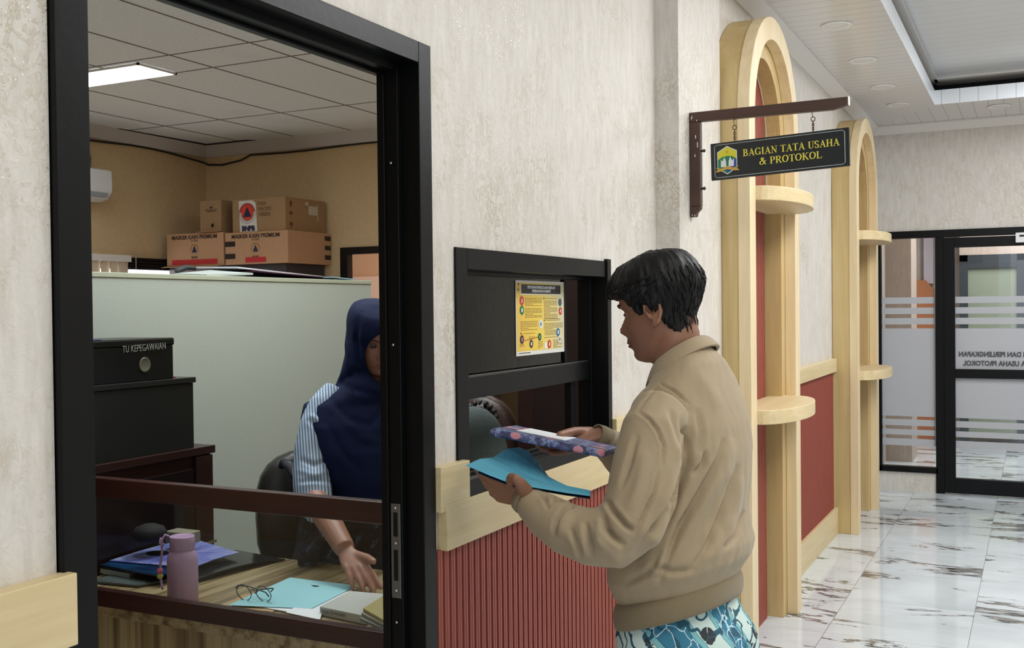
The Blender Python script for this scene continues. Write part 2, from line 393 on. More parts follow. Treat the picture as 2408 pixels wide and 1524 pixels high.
# ---- doorway of black aluminium, with lock strike plate
b = MB()
b.box(1.052, 1.112, 1.238, 1.337, 0, 2.10); b.box(2.035, 2.088, 1.238, 1.285, 0, 2.10); b.box(2.018, 2.088, 1.285, 1.337, 0, 2.10)
b.box(1.112, 2.035, 1.238, 1.285, 2.052, 2.10); b.box(1.112, 2.018, 1.285, 1.337, 2.035, 2.10)
b.box(2.012, 2.018, 1.318, 1.337, 0, 2.035); b.box(1.112, 2.018, 1.318, 1.337, 2.028, 2.035)
b.box(2.088, 2.092, 1.245, 1.252, 0, 2.1)
dr = struct(b.build('door_1', M['black'], bevel=.0015))
b = MB(); b.box(2.0155, 2.0178, 1.290, 1.315, .845, 1.06); sp = b.build('strike_plate', M['alu'], bevel=.0008); child(sp, dr)
tag(sp, 'grey steel lock strike plate on the black jamb')
b = MB(); b.box(2.0148, 2.0157, 1.297, 1.308, .985, 1.04); b.box(2.0148, 2.0157, 1.297, 1.308, .885, .955); child(b.build('keyhole', M['blackin']), sp)
b = MB()
for z in (1.05, .97, .862, 1.42, .79, 1.83): b.lathe([(.0005, 2.0135), (.0026, 2.014), (.003, 2.0157)], (0, 1.3025, z), 10, 'X')
child(b.build('screw', M['screw'], smooth=True), sp)
# ---- kiosk window
b = MB()
b.box(2.205, 2.262, 1.244, 1.337, 1.04, 1.648); b.box(3.186, 3.218, 1.238, 1.337, 1.035, 1.655)
b.box(2.262, 3.186, 1.244, 1.337, 1.597, 1.648); b.box(2.225, 3.186, 1.228, 1.337, 1.032, 1.085)
b.box(2.262, 3.186, 1.296, 1.334, 1.268, 1.325)
b.box(2.262, 2.285, 1.305, 1.334, 1.325, 1.597); b.box(2.262, 3.186, 1.30, 1.334, 1.587, 1.597)
b.box(3.168, 3.186, 1.29, 1.337, 1.085, 1.597)
b.box(2.262, 3.186, 1.262, 1.268, 1.085, 1.094); b.box(2.262, 3.186, 1.292, 1.298, 1.085, 1.094)
win = struct(b.build('window_1', M['black'], bevel=.0012))
b = MB(); b.box(2.285, 3.02, 1.322, 1.328, 1.325, 1.588); child(b.build('glass_pane', M['kglass']), win)
b = MB(); b.box(3.02, 3.034, 1.318, 1.332, 1.325, 1.588); child(b.build('pane_edge', M['blackin']), win)
b = MB(); b.box(2.262, 3.186, 1.302, 1.306, 1.3255, 1.3285); b.box(2.4, 3.15, 1.3, 1.304, 1.0855, 1.088); child(b.build('track_strip', M['alu']), win)
b = MB(); b.box(3.05, 3.085, 1.312, 1.334, 1.085, 1.268); child(b.build('sash_stile', M['black']), win)
# ---- glazed end wall: sidelight and door
b = MB(); fx0, fx1 = XE-.02, XE+.05
b.box(fx0, fx1, -.45, 1.20, 2.02, 2.077); b.box(fx0, fx1, .70, 1.20, .155, .20); b.box(fx0, fx1, 1.12, 1.20, .155, 2.02)
w2 = struct(b.build('window_2', M['black'], bevel=.002))
b = MB(); b.box(fx0, fx1, .652, .715, 0, 2.02); b.box(fx0, fx1, -.45, -.385, 0, 2.02)
b.box(fx0-.004, fx1-.02, .572, .652, .01, 2.012); b.box(fx0-.004, fx1-.02, -.385, -.30, .01, 2.012)
b.box(fx0-.004, fx1-.02, -.30, .572, 1.935, 2.012); b.box(fx0-.004, fx1-.02, -.30, .572, .915, .985); b.box(fx0-.004, fx1-.02, -.30, .572, .01, .128)
d2 = struct(b.build('door_2', M['black'], bevel=.002))
b = MB(); b.box(XE+.008, XE+.014, .715, 1.12, .2, 2.02); child(b.build('glass_pane', M['glass']), w2)
b = MB(); b.box(XE+.008, XE+.014, -.30, .572, .128, .915); b.box(XE+.008, XE+.014, -.30, .572, .985, 1.935); child(b.build('glass_pane', M['glass']), d2)
def film_mat():
    m, n, l, bb = new_mat('frosted_film'); n.remove(bb)
    d = n.new('ShaderNodeBsdfDiffuse'); d.inputs[0].default_value = (.62, .63, .66, 1)
    t = n.new('ShaderNodeBsdfTranslucent'); t.inputs[0].default_value = (.62, .62, .64, 1)
    p = n.new('ShaderNodeBsdfTransparent'); p.inputs[0].default_value = (.9, .9, .92, 1)
    a = n.new('ShaderNodeMixShader'); a.inputs[0].default_value = .45; l.new(d.outputs[0], a.inputs[1]); l.new(t.outputs[0], a.inputs[2])
    c = n.new('ShaderNodeMixShader'); c.inputs[0].default_value = .14; l.new(a.outputs[0], c.inputs[1]); l.new(p.outputs[0], c.inputs[2])
    l.new(c.outputs[0], n['Material Output'].inputs[0]); return m
M['film'] = film_mat()
ZS = [1.551, 1.500, 1.468, 1.418, 1.386, 1.335, 1.303]
def film(y0, y1, parent, zb=0.60, zlow=(.575, .525, .495, .45, .42, .365), solid_bottom=None, top=2.0):
    b = MB()
    for i in (0, 2, 4): b.box(XE+.0055, XE+.0075, y0, y1, ZS[i+1], ZS[i])
    b.box(XE+.0055, XE+.0075, y0, y1, zb, ZS[6])
    for i in (0, 2, 4): b.box(XE+.0055, XE+.0075, y0, y1, zlow[i+1], zlow[i])
    child(b.build('frosted_film', M['film']), parent)
film(.716, 1.119, w2)
film(-.299, .571, d2, .985)
b = MB(); b.box(XE+.0055, XE+.0075, -.299, .571, .60, .914)
for i in (0, 2, 4): pass
child(b.build('frosted_film', M['film']), d2)
dk = mat('dark_grey_lettering', srgb(72, 74, 78), .6)
text('BAGIAN UMUM DAN PERLENGKAPAN', .052, (XE-.001, .548, 1.100), (0, 1, 0), (0, 0, 1), dk, 'lettering', d2, align='RIGHT', bold=.0022, sx=.86)
text('BAGIAN TATA USAHA PROTOKOL', .052, (XE-.001, .515, 1.030), (0, 1, 0), (0, 0, 1), dk, 'lettering', d2, align='RIGHT', bold=.0022, sx=.86)
dc = thing('door_closer', 'white box door closer on the top rail of the black glass door', 'door closer', (XE-.06, .04, 1.96))
child(box('housing', mat('white_plastic', srgb(225, 226, 228), .4), XE-.075, XE-.026, -.13, .142, 1.955, 2.03, bevel=.004), dc)
child(box('slot', M['blackin'], XE-.0765, XE-.075, .06, .115, 1.998, 2.012), dc)
child(box('arm', M['alu'], XE-.07, XE-.055, -.25, .03, 2.03, 2.038), dc)
# ---- lobby beyond the glass
taupe = wallpaper('wallpaper_taupe', srgb(176, 160, 148), srgb(150, 134, 120), srgb(164, 148, 136))
lob = MB(); lob.box(XE+.12, 13.2, 1.29, 1.4, 0, 3.2); struct(lob.build('wall_lobby_left', taupe))
struct(box('wall_lobby_back', M['paper'], 12.6, 12.7, -2.6, 1.4, 0, 3.2))
struct(box('wall_lobby_right', M['paper'], XE+.12, 13.2, -2.6, -2.5, 0, 3.2))
struct(box('ceiling_lobby', M['white'], XE, 13.2, -2.6, 1.4, 3.0, 3.1))
b = MB(); b.box(10.6, 11.1, 1.06, 1.30, 0, 3.0); struct(b.build('trim_12', taupe))
b = MB(); b.box(12.52, 12.6, 1.02, 1.12, 1.72, 3.0); b.box(12.52, 12.6, 1.02, 1.12, 0, .12); struct(b.build('trim_13', mat('lilac_white', srgb(232, 226, 240), .5)))
b = MB(); b.prism([(12.5, 1.23, 0), (12.5, 1.02, 0), (12.5, 1.02, 1.66), (12.5, 1.10, 1.76), (12.5, 1.23, 1.76)], (.09, 0, 0)); struct(b.build('trim_14', mat('orange_panel', srgb(214, 138, 96), .5)))
b = MB()
b.box(11.95, 12.05, -2.5, .72, 2.0, 3.0); struct(b.build('wall_lobby_middle', taupe))
b = MB()
for (y0, y1) in ((.64, .72), (.10, .18), (-.9, -.82)): b.box(11.95, 12.02, y0, y1, 0, 2.0)
b.box(11.95, 12.02, -2.5, .72, 1.93, 2.0); b.box(11.95, 12.02, .18, .64, 1.86, 1.93)
b.box(11.95, 12.02, -2.5, .10, .0, .12)
d3 = struct(b.build('door_3', mat('dark_blue_black_frame', srgb(40, 46, 52), .4), bevel=.002))
b = MB(); b.box(11.98, 11.99, .18, .64, .1, 1.9); child(b.build('glass_pane', mat('grey_green_glass', srgb(126, 134, 116), .2)), d3)
def teal():
    m, n, l, bb = new_mat('teal_marble_glass'); v = objcoord(n); t = noise_n(n, l, v, 2.2, 6, .6, 1.5, (1, 1, 2)); r = ramp(n, [(.44, srgb(128, 148, 150)), (.5, srgb(86, 104, 106)), (.54, srgb(140, 160, 160))]); l.new(t, r.inputs[0]); l.new(r.outputs[0], bb.inputs[0]); bb.inputs['Roughness'].default_value = .15; return m
b = MB(); b.box(11.98, 11.99, -2.5, .10, .1, 1.95); child(b.build('glass_panel', teal()), d3)
text('KLINIK\nPOLIKLINIK', .085, (11.975, -.12, 1.56), (0, -1, 0), (0, 0, 1), mat('gold_lettering', srgb(150, 126, 70), .35, metal=.6), 'lettering', d3, bold=.003) if False else None
gl = mat('gold_letters', srgb(140, 120, 74), .4, metal=.5)
# ---- arched niches
def arch_pts(x0, x1, zs, y, z0=0, k=22):
    r = (x1-x0)/2; cx = (x0+x1)/2
    return [(x0, y, z0)]+[(cx-r*cos(pi*i/k), y, zs+r*sin(pi*i/k)) for i in range(k+1)]+[(x1, y, z0)]
def arch_band(b, X0_, X1_, x0, x1, zs, y0, y1, z0=0, k=22):
    """front face between outer and inner arch, extruded from y0 to y1"""
    def P(a0, a1, y):
        r = (a1-a0)/2; c = (a0+a1)/2
        return [(a0, y, z0)]+[(c-r*cos(pi*i/k), y, zs+r*sin(pi*i/k)) for i in range(k+1)]+[(a1, y, z0)]
    O0, O1, I0, I1 = P(X0_, X1_, y0), P(X0_, X1_, y1), P(x0, x1, y0), P(x0, x1, y1)
    V = lambda L: [b.b.verts.new(p) for p in L]
    O0, O1, I0, I1 = V(O0), V(O1), V(I0), V(I1); n = len(O0)
    for i in range(n-1):
        b.b.faces.new((O0[i], O0[i+1], I0[i+1], I0[i])); b.b.faces.new((O1[i], I1[i], I1[i+1], O1[i+1]))
        b.b.faces.new((O0[i], O1[i], O1[i+1], O0[i+1])); b.b.faces.new((I0[i], I0[i+1], I1[i+1], I1[i]))
    b.b.faces.new((O0[0], I0[0], I1[0], O1[0])); b.b.faces.new((O0[-1], O1[-1], I1[-1], I0[-1]))
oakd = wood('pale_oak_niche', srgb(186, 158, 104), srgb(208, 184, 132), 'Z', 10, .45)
def niche(x0, x1, yb, label, z1, z2):
    t = thing('arched_niche', label, 'wall niche', ((x0+x1)/2, yb, 0), 'oak arched niches along the hall wall')
    r = (x1-x0)/2; zs = 2.775-r
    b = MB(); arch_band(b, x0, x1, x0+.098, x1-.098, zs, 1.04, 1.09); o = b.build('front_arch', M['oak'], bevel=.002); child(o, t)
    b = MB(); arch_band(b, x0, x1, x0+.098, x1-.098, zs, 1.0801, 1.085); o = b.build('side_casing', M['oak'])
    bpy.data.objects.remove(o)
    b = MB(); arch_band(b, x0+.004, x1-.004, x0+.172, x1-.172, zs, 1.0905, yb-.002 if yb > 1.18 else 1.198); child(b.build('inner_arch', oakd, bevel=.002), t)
    b = MB()
    n = int((x1-x0-.352)/.022); cx = (x0+x1)/2; ri = r-.172
    b.box(x0+.168, x1-.168, 1.171, 1.176, 0, zs, 1)
    b.prism([(cx-ri*cos(pi*i/20), 1.171, zs+ri*sin(pi*i/20)) for i in range(21)], (0, .005, 0), 1)
    for i in range(n):
        x = x0+.175+i*.022; h = zs+math.sqrt(max(0, ri*ri-(x+.007-cx)**2))-.002
        b.box(x, x+.013, 1.162, 1.171, 0, h, 0)
    child(b.build('slatted_back', [M['slat'], M['slatback']]), t)
    b = MB(); b.tube([(cx-(ri-.012)*cos(pi*i/24), 1.158, zs+(ri-.012)*sin(pi*i/24)) for i in range(25)]+[(x1-.184, 1.158, zs-.3), (x1-.184, 1.158, z1+.06)], .004, 6)
    child(b.build('light_strip', mat('clear_led_strip', srgb(196, 170, 150), .3)), t)
    for z in (z1, z2):
        b = MB(); k = 20; cxs = cx; a = r-.098
        pts = [(cxs-a, 1.161, z)]+[(cxs-a*cos(pi*i/k), 1.04-.145*sin(pi*i/k), z) for i in range(k+1)]+[(cxs+a, 1.161, z)]
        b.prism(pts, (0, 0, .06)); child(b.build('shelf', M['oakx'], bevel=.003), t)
    return t
niche(4.272, 5.262, 1.16, 'pale oak arched niche with red slats and two rounded shelves, directly behind the hanging sign', 1.936, 1.004)
niche(7.12, 8.14, 1.20, 'farther pale oak arched niche with two rounded shelves, beside the frosted glass sidelight', 1.925, 1.0)

# ================================================================ OFFICE
OC = 2.90
struct(box('floor_office', mat('pale_office_floor', srgb(222, 222, 218), .3), -1.2, 7.05, 1.337, 6.45, -.05, 0))
ofw = M['peach']
b = MB()   # far wall with a window
b.box(-1.2, 5.25, 6.35, 6.45, 0, 3.0); b.box(6.62, 7.05, 6.35, 6.45, 0, 3.0); b.box(5.25, 6.62, 6.35, 6.45, 1.93, 3.0); b.box(5.25, 6.62, 6.35, 6.45, 0, .9)
struct(b.build('wall_office_far', ofw))
b = MB(); b.box(6.93, 7.05, 4.95, 6.35, 0, 3.0); b.box(6.93, 7.05, 1.337, 3.95, 0, 3.0); b.box(6.93, 7.05, 3.95, 4.95, 1.995, 3.0)
struct(b.build('wall_office_end', ofw))
struct(box('wall_office_near', ofw, -1.3, -1.2, 1.337, 6.45, 0, 3.0))
b = MB(); b.box(-1.2, 1.05, WI-.004, WI, 0, 3.0); b.box(1.05, 2.09, WI-.004, WI, 2.1, 3); b.box(2.09, 2.205, WI-.004, WI, 0, 3); b.box(2.205, 3.22, WI-.004, WI, 0, 1.03); b.box(2.205, 3.22, WI-.004, WI, 1.648, 3); b.box(3.22, 6.93, WI-.004, WI, 0, 3)
struct(b.build('wall_office_front', ofw))
struct(box('ceiling_office', M['ctile'], -1.2, 6.95, 1.337, 6.36, OC, OC+.05))
# grid of joints in the board ceiling
b = MB(); jw = .004
for y in (2.0, 2.56, 3.115, 3.67, 4.225, 4.78, 5.335, 5.87): b.box(-1.2, 6.9, y-jw, y+jw, OC-.003, OC+.001)
for x in (1.38, 1.72, 3.02, 4.345, 4.685, 5.98): b.box(x-jw, x+jw, 1.337, 6.35, OC-.0025, OC+.001)
struct(b.build('trim_15', mat('ceiling_joint', srgb(118, 112, 106), .9)))
b = MB()
b.prism([(6.93, 6.35, OC), (6.93, 6.35, OC-.09), (6.93, 6.335, OC-.09), (6.93, 6.27, OC-.02), (6.93, 6.25, OC)], (-8.1, 0, 0))
b.prism([(6.93, 6.35, OC), (6.93, 6.35, OC-.09), (6.915, 6.35, OC-.09), (6.85, 6.35, OC-.02), (6.83, 6.35, OC)], (0, -4.98, 0))
struct(b.build('trim_16', M['crown']))
b = MB(); b.prism([(5.85, 6.27, OC-.001), (6.83, 6.27, OC-.001), (6.83, 5.72, OC-.001), (6.78, 5.78, OC-.001), (6.78, 6.20, OC-.001), (5.9, 6.24, OC-.001)], (0, 0, -.003))
struct(b.build('trim_17', mat('dark_gap_over_ceiling', srgb(22, 18, 16), .9)))
# black cable under the cornice
b = MB(); pts = []
for i in range(40):
    x = 2.2+i*(6.90-2.2)/39; pts.append((x, 6.335, OC-.098-.012*sin(i*.5)-.03*max(0, (i-32)/7)))
pts += [(6.905, 6.30, OC-.155), (6.912, 6.15, OC-.165), (6.915, 5.95, OC-.14)]
for i in range(24): pts.append((6.918, 5.85-i*4.2/23, OC-.102-.008*sin(i*.7)))
b.tube(pts, .008, 6)
tag(b.build('black_cable', mat('black_cable_sheath', (.01, .01, .01), .5), smooth=True), 'black cable sagging along the office cornice above the cartons', 'cable')
# troffer lamps
troff = emit('lit_tube_diffuser', (.93, .96, 1), 10)
def troffer(x0, y0, label):
    t = thing('ceiling_lamp', label, 'ceiling light', (x0+.14, y0+.62, OC), 'long ceiling lamps of the office')
    b = MB(); x1, y1 = x0+.30, y0+1.22
    for q in ((x0, x1, y0, y0+.012), (x0, x1, y1-.012, y1), (x0, x0+.012, y0, y1), (x1-.012, x1, y0, y1)): b.box(*q, OC-.014, OC-.002)
    child(b.build('frame', M['white']), t)
    child(box('diffuser', troff, x0+.013, x1-.013, y0+.013, y1-.013, OC-.010, OC-.004), t)
troffer(4.385, 4.50, 'brightly lit long recessed lamp in the office board ceiling')
troffer(2.2, 1.75, 'unseen long recessed lamp added over the office desk for more light')  # unseen lamp added to brighten the desk and partition
area('office_fill_light', (3.3, 2.2, OC-.02), (.3, 1.2), 24, (.93, 1, .98))  # area lights without fixtures, added to brighten the office
area('office_fill_light', (2.2, 4.9, OC-.02), (.3, 1.2), 22, (.95, 1, 1))
area('office_fill_light', (5.2, 2.6, OC-.02), (.3, 1.2), 15, (1, .95, .9))
# window with daylight, blind
M['day'] = emit('daylit_sky_pane', (.95, .97, 1), 3.0)
b = MB()
b.box(5.25, 6.62, 6.36, 6.40, 1.835, 1.93); b.box(5.25, 5.30, 6.36, 6.40, .9, 1.9); b.box(6.57, 6.62, 6.36, 6.40, .9, 1.9); b.box(5.98, 6.02, 6.36, 6.40, .9, 1.9); b.box(5.25, 6.62, 6.36, 6.40, .9, .95)
for z in (1.60, 1.56): pass
w3 = struct(b.build('window_3', M['blackin']))
child(box('daylit_pane', M['day'], 5.3, 6.57, 6.40, 6.405, .95, 1.84), w3)
bl = thing('vertical_blind', 'cream vertical blind hanging in the office window beside the air conditioner', 'blind', (5.6, 6.30, 1.95))
b = MB()
for i in range(9):
    x = 5.20+i*.09; b.prism([(x, 6.30, .9), (x+.097, 6.315, .9), (x+.097, 6.318, .9), (x, 6.303, .9)], (0, 0, .99))
child(b.build('slats', mat('cream_blind', srgb(222, 206, 184), .7)), bl)
child(box('head_rail', M['white'], 5.18, 6.02, 6.28, 6.34, 1.89, 1.94), bl)
rb = thing('roller_blind', 'dark rolled up blind above the bright sliver of the office window', 'blind', (6.25, 6.31, 1.9))
b = MB(); 
for i in range(4): b.box(6.03, 6.56, 6.30, 6.345, 1.835+i*.024, 1.854+i*.024)
child(b.build('slats', M['blackin']), rb)
child(box('cord', M['white'], 6.08, 6.084, 6.296, 6.298, 1.5, 1.93), rb)
# side door of the office
b = MB(); b.box(6.91, 6.98, 4.885, 4.955, 0, 1.995); b.box(6.91, 6.98, 3.95, 4.02, 0, 1.995); b.box(6.91, 6.98, 4.02, 4.885, 1.94, 1.995)
d4 = struct(b.build('door_4', M['blackin'], bevel=.002))
struct(box('wall_side_room', mat('peach_wall', srgb(222, 190, 160), .8), 8.6, 8.7, 2.5, 7.0, 0, 3))
struct(box('trim_18', mat('pale_pink_curtain', srgb(240, 220, 208), .8), 8.5, 8.58, 3.4, 6.4, 0, 1.82))
struct(box('ceiling_side_room', M['white'], 7.05, 8.7, 2.5, 7, 2.9, 3)); struct(box('floor_side_room', M['white'], 7.05, 8.7, 2.5, 7, -.05, 0))
struct(box('wall_side_room_far', mat('peach_wall_far', srgb(222, 186, 160), .8), 7.05, 8.7, 6.9, 7.0, 0, 3))
struct(box('wall_side_room_near', mat('peach_wall_near', srgb(222, 186, 160), .8), 7.05, 8.7, 2.4, 2.5, 0, 3))
# air conditioner
ac = thing('air_conditioner', 'white split air conditioner high on the far office wall', 'air conditioner', (5.3, 6.25, 2.35))
pl = mat('ac_white_plastic', srgb(226, 228, 230), .35)
prof = [(6.35, 2.56), (6.18, 2.56), (6.15, 2.55), (6.145, 2.42), (6.155, 2.385), (6.20, 2.34), (6.26, 2.325), (6.35, 2.33)]
b = MB(); b.prism([(4.93, y, z) for y, z in prof], (.79, 0, 0)); child(b.build('body', pl, bevel=.006), ac)
child(box('louver', mat('ac_grey_louver', srgb(150, 155, 160), .4), 4.97, 5.68, 6.150, 6.19, 2.352, 2.382), ac)
b = MB(); b.tube([(5.66, 6.33, 2.56), (5.66, 6.32, 2.66), (5.60, 6.33, 2.72)], .018, 8); child(b.build('pipe', mat('green_grey_pipe', srgb(90, 96, 80), .6), smooth=True), ac)
# partition
pt = thing('office_partition', 'tall pale green partition board behind the seated woman', 'partition', (2.8, 2.95, 0))
child(box('panel', M['mint'], 1.2, 4.37, 2.95, 2.985, 0, 1.625, bevel=.002), pt)
child(box('cap_rail', mat('pale_green_rail', srgb(190, 198, 178), .5), 1.2, 4.372, 2.946, 2.989, 1.625, 1.643, bevel=.002), pt)
# cabinets in the corner and cartons
cc = thing('corner_cabinet', 'dark cabinet under the stacked cartons in the office corner', 'cabinet', (6.6, 5.6, 0))
child(box('body', mat('dark_grey_cabinet', srgb(50, 48, 56), .45), 6.42, 6.90, 5.10, 6.28, 0, 1.86, bevel=.003), cc)
child(box('door', mat('grey_steel_door', srgb(104, 98, 104), .4), 6.405, 6.42, 5.50, 6.27, .1, 1.84, bevel=.002), cc)
fc = thing('filing_cabinet', 'grey green metal cabinet just behind the partition, papers on top', 'cabinet', (3.6, 3.25, 0))
child(box('body', mat('grey_green_metal', srgb(98, 106, 104), .4), 2.95, 4.32, 3.02, 3.46, 0, 1.645, bevel=.003), fc)
# ---- desk with its glazed screen
DZ = .677
dk_ = thing('office_desk', 'striped wood desk with a low mahogany railed glass screen along its front', 'desk', (2.45, 2.0, 0))
child(box('desktop', M['desktop'], 2.150, 2.79, 1.40, 2.63, DZ-.038, DZ, bevel=.0015), dk_)
child(box('front_panel', M['deskside'], 2.172, 2.19, 1.42, 2.62, 0, DZ-.038), dk_)
child(box('side_panel', M['deskside'], 2.19, 2.76, 1.42, 1.44, 0, DZ-.038), dk_)
child(box('side_panel', M['deskside'], 2.19, 2.76, 2.60, 2.62, 0, DZ-.038), dk_)
child(box('rail', M['mahog'], 2.118, 2.150, 1.385, 2.60, .984, 1.038, bevel=.003), dk_)
child(box('rail', M['mahog'], 2.118, 2.150, 1.385, 2.60, DZ, .723, bevel=.003), dk_)
child(box('glass_screen', M['glass'], 2.132, 2.136, 1.39, 2.60, .723, .984), dk_)
child(box('post', M['mahog'], 2.118, 2.150, 2.60, 2.63, 0, 1.038), dk_)
# ---- dark bookcase and cabinet
CY = 2.64
cb = thing('low_cabinet', 'dark brown wooden cabinet at the far end of the desk', 'cabinet', (2.5, 2.8, 0))
child(box('body', M['choc'], 1.55, 2.895, CY+.012, 2.942, 0, 1.02, bevel=.002), cb)
child(box('top', M['choc'], 1.54, 2.905, CY-.004, 2.944, .995, 1.022, bevel=.002), cb)
child(box('door', mat('dark_cabinet_door', srgb(30, 22, 22), .3), 2.30, 2.80, CY, CY+.012, .1, .95, bevel=.002), cb)
child(box('door_frame', M['choc'], 2.81, 2.893, CY-.002, CY+.012, .05, .99, bevel=.002), cb)
sc = thing('storage_box', 'plain black laminate storage unit standing on the dark brown cabinet', 'storage unit', (2.4, 2.8, 1.022))
child(box('body', M['ebony'], 1.60, 2.822, CY+.018, 2.94, 1.022, 1.25, bevel=.002), sc)
child(box('lid', M['ebony'], 1.595, 2.83, CY+.012, 2.942, 1.251, 1.270, bevel=.002), sc)
fb = thing('file_box', 'black file box with chalky handwriting and a round steel hole, topmost by the jamb', 'box', (2.5, 2.75, 1.27))
bx0 = on('y', CY+.02, 409, 880).x
child(box('body', mat('black_card_box', srgb(20, 23, 23), .35), 2.2, bx0, CY+.022, CY+.26, 1.2705, 1.385, bevel=.003), fb)
child(box('lid', mat('black_card_lid', srgb(24, 28, 28), .3), 2.19, bx0+.004, CY+.018, CY+.264, 1.385, 1.412, bevel=.006), fb)
b = MB(); c_ = on('y', CY+.02, 341, 858); b.lathe([(.001, CY+.0205), (.02, CY+.0205), (.024, CY+.0185), (.026, CY+.0215)], (c_.x, 0, c_.z), 20, 'Y')
child(b.build('finger_hole', mat('dull_steel_hole', srgb(124, 126, 112), .4, metal=.4), smooth=True), fb)
c_ = on('y', CY+.02, 338, 818)
text('TU KEPEGAWAIAN', .032, (c_.x, CY+.0155, c_.z-.0), (1, 0, .03), (0, 0, 1), mat('chalk_mark', srgb(150, 155, 150), .8), 'handwriting', fb, sx=.70)
def slab(name, px, ax, v, th, m, label=None, cat=None, group=None, parent=None, up=(0, 0, 1)):
    """thin sheet whose corners are measured in the plane ax = v"""
    b = MB(); pts = [on(ax, v, *p) if not isinstance(p, Vector) else p for p in px]
    b.prism(pts, Vector(up)*th); o = b.build(name, m)
    if parent: child(o, parent)
    elif label: tag(o, label, cat, group)
    return o
paper = mat('white_paper', srgb(226, 230, 236), .7); bluep = mat('pale_blue_paper', srgb(150, 205, 215), .75)
o = slab('paper_sheet', [Vector((2.16, 2.70, 1.4125)), Vector((2.42, 2.66, 1.4125)), Vector((2.50, 2.86, 1.4125)), Vector((2.2, 2.88, 1.4125))], 'z', 0, .002, mat('blue_folder', srgb(70, 90, 170), .5), 'blue plastic folder lying on the black file box', 'folder')
b = MB(); b.loft([[Vector((2.19, 2.665, 1.4148)), Vector((2.19, 2.665, 1.4165))]+[], ]) if False else None
b = MB(); rows = []
for i in range(7):
    f = i/6; z = 1.4155+.016*f*f
    rows.append([(2.19+.18*f, 2.67+.03*f, z), (2.19+.18*f, 2.84+.02*f, z+.002), (2.19+.18*f, 2.84+.02*f, z+.0035), (2.19+.18*f, 2.67+.03*f, z+.0015)])
b.loft(rows); tag(b.build('paper_sheet', paper, smooth=False), 'white paper with a lifted corner on top of the black file box', 'paper')
# thin booklets on the storage unit
for i, (cl, lab) in enumerate((((150, 40, 90), 'magenta covered booklet lying under two white ones on the black storage unit'), ((214, 214, 222), 'white booklet on the magenta one, black storage unit'), ((200, 206, 214), 'topmost pale grey booklet on the black storage unit'))):
    z = 1.2705+i*.0045
    tag(box('booklet', mat('booklet_cover', srgb(*cl), .5), 2.66-.0*i, 2.76-.012*i, 2.68+.01*i, 2.84, z, z+.004), lab, 'booklet', 'booklets on the storage unit')
# ---- things on the desk
def on_desk(x, y, h=0):
    p = on('z', DZ+h, x, y); p.y = min(p.y, 2.622); return p
pw = mat('mauve_bottle_plastic', srgb(188, 156, 196), .42)
bt = thing('water_bottle', 'mauve water bottle with a beaded strap standing on the desk', 'bottle', (2.245, 2.165, DZ))
bc = (2.245, 2.165, DZ)
b = MB(); b.lathe([(.001, 0), (.040, 0), (.0425, .003), (.0425, .118), (.041, .132), (.036, .146), (.0335, .150), (.033, .151)], bc, 32); child(b.build('body', pw, smooth=True), bt)
b = MB(); b.lathe([(.033, .151), (.0345, .152), (.0345, .188), (.033, .190), (.0315, .189), (.001, .189)], bc, 32); child(b.build('cap', mat('mauve_cap', srgb(180, 148, 186), .4), smooth=True), bt)
b = MB(); sx_, sy_ = bc[0]-.02, bc[1]+.036
b.tube([(sx_+.01, sy_-.006, DZ+.183), (sx_-.004, sy_+.004, DZ+.194), (sx_-.012, sy_+.010, DZ+.18), (sx_-.008, sy_+.012, DZ+.15), (sx_-.012, sy_+.016, DZ+.11), (sx_-.01, sy_+.018, DZ+.075), (sx_-.016, sy_+.008, DZ+.05), (sx_-.02, sy_+.001, DZ+.045)], .0035, 8)
b.tube([(sx_-.008, sy_+.012, DZ+.185), (sx_-.012, sy_+.014, DZ+.172), (sx_-.008, sy_+.006, DZ+.165)], .006, 8)
child(b.build('strap', pw, smooth=True), bt)
for q, (cl, dz) in enumerate((((232, 110, 140), .092), ((222, 220, 110), .077))):
    b = MB(); b.lathe([(.001, -.009), (.0065, -.006), (.009, 0), (.0065, .006), (.001, .009)], (sx_-.012, sy_+.018, DZ+dz), 14); child(b.build('bead', mat('bead_%s' % ('pink', 'yellow')[q], srgb(*cl), .4), smooth=True), bt)
# blue folder, papers, envelope, glasses
e = slab('envelope', [(524, 1427), (575, 1398), (700, 1395), (640, 1440)], 'z', DZ+.0005, .0015, mat('manila_paper', srgb(178, 146, 104), .8), 'brown manila envelope edge showing under the pale blue folder', 'envelope')
w_ = slab('paper_sheet', [(688, 1362), (838, 1385), (742, 1440), (700, 1445), (560, 1420)], 'z', DZ+.0022, .003, paper, 'white papers held inside the pale blue folder on the desk', 'paper')
f_ = slab('document_folder', [(682, 1359), (839, 1378), (732, 1432), (536, 1424)], 'z', DZ+.0065, .0012, bluep, 'pale blue card folder lying flat on the desk by the spectacles', 'folder')
b = MB(); c0 = on_desk(742, 1378, .0085)
for dx, dy, L, a in ((0, 0, .02, .5), (.004, .004, .03, .2), (-.004, 0, .016, .9)): b.box(c0.x+dx-.0015, c0.x+dx+.0015, c0.y+dy-L/2, c0.y+dy+L/2, DZ+.0078, DZ+.0083)
child(b.build('printed_mark', M['blackin']), f_)
g = thing('spectacles', 'thin dark rimmed spectacles resting folded on the pale blue folder', 'spectacles', tuple(on_desk(598, 1415, .009)))
g0 = on_desk(600, 1412, .009); wire = mat('dark_metal_wire', srgb(46, 52, 58), .3, metal=.6)
YA = Vector((0, -1, 0)); ZA = Vector((-.25, 0, .97)); XA = Vector((1, 0, .2))
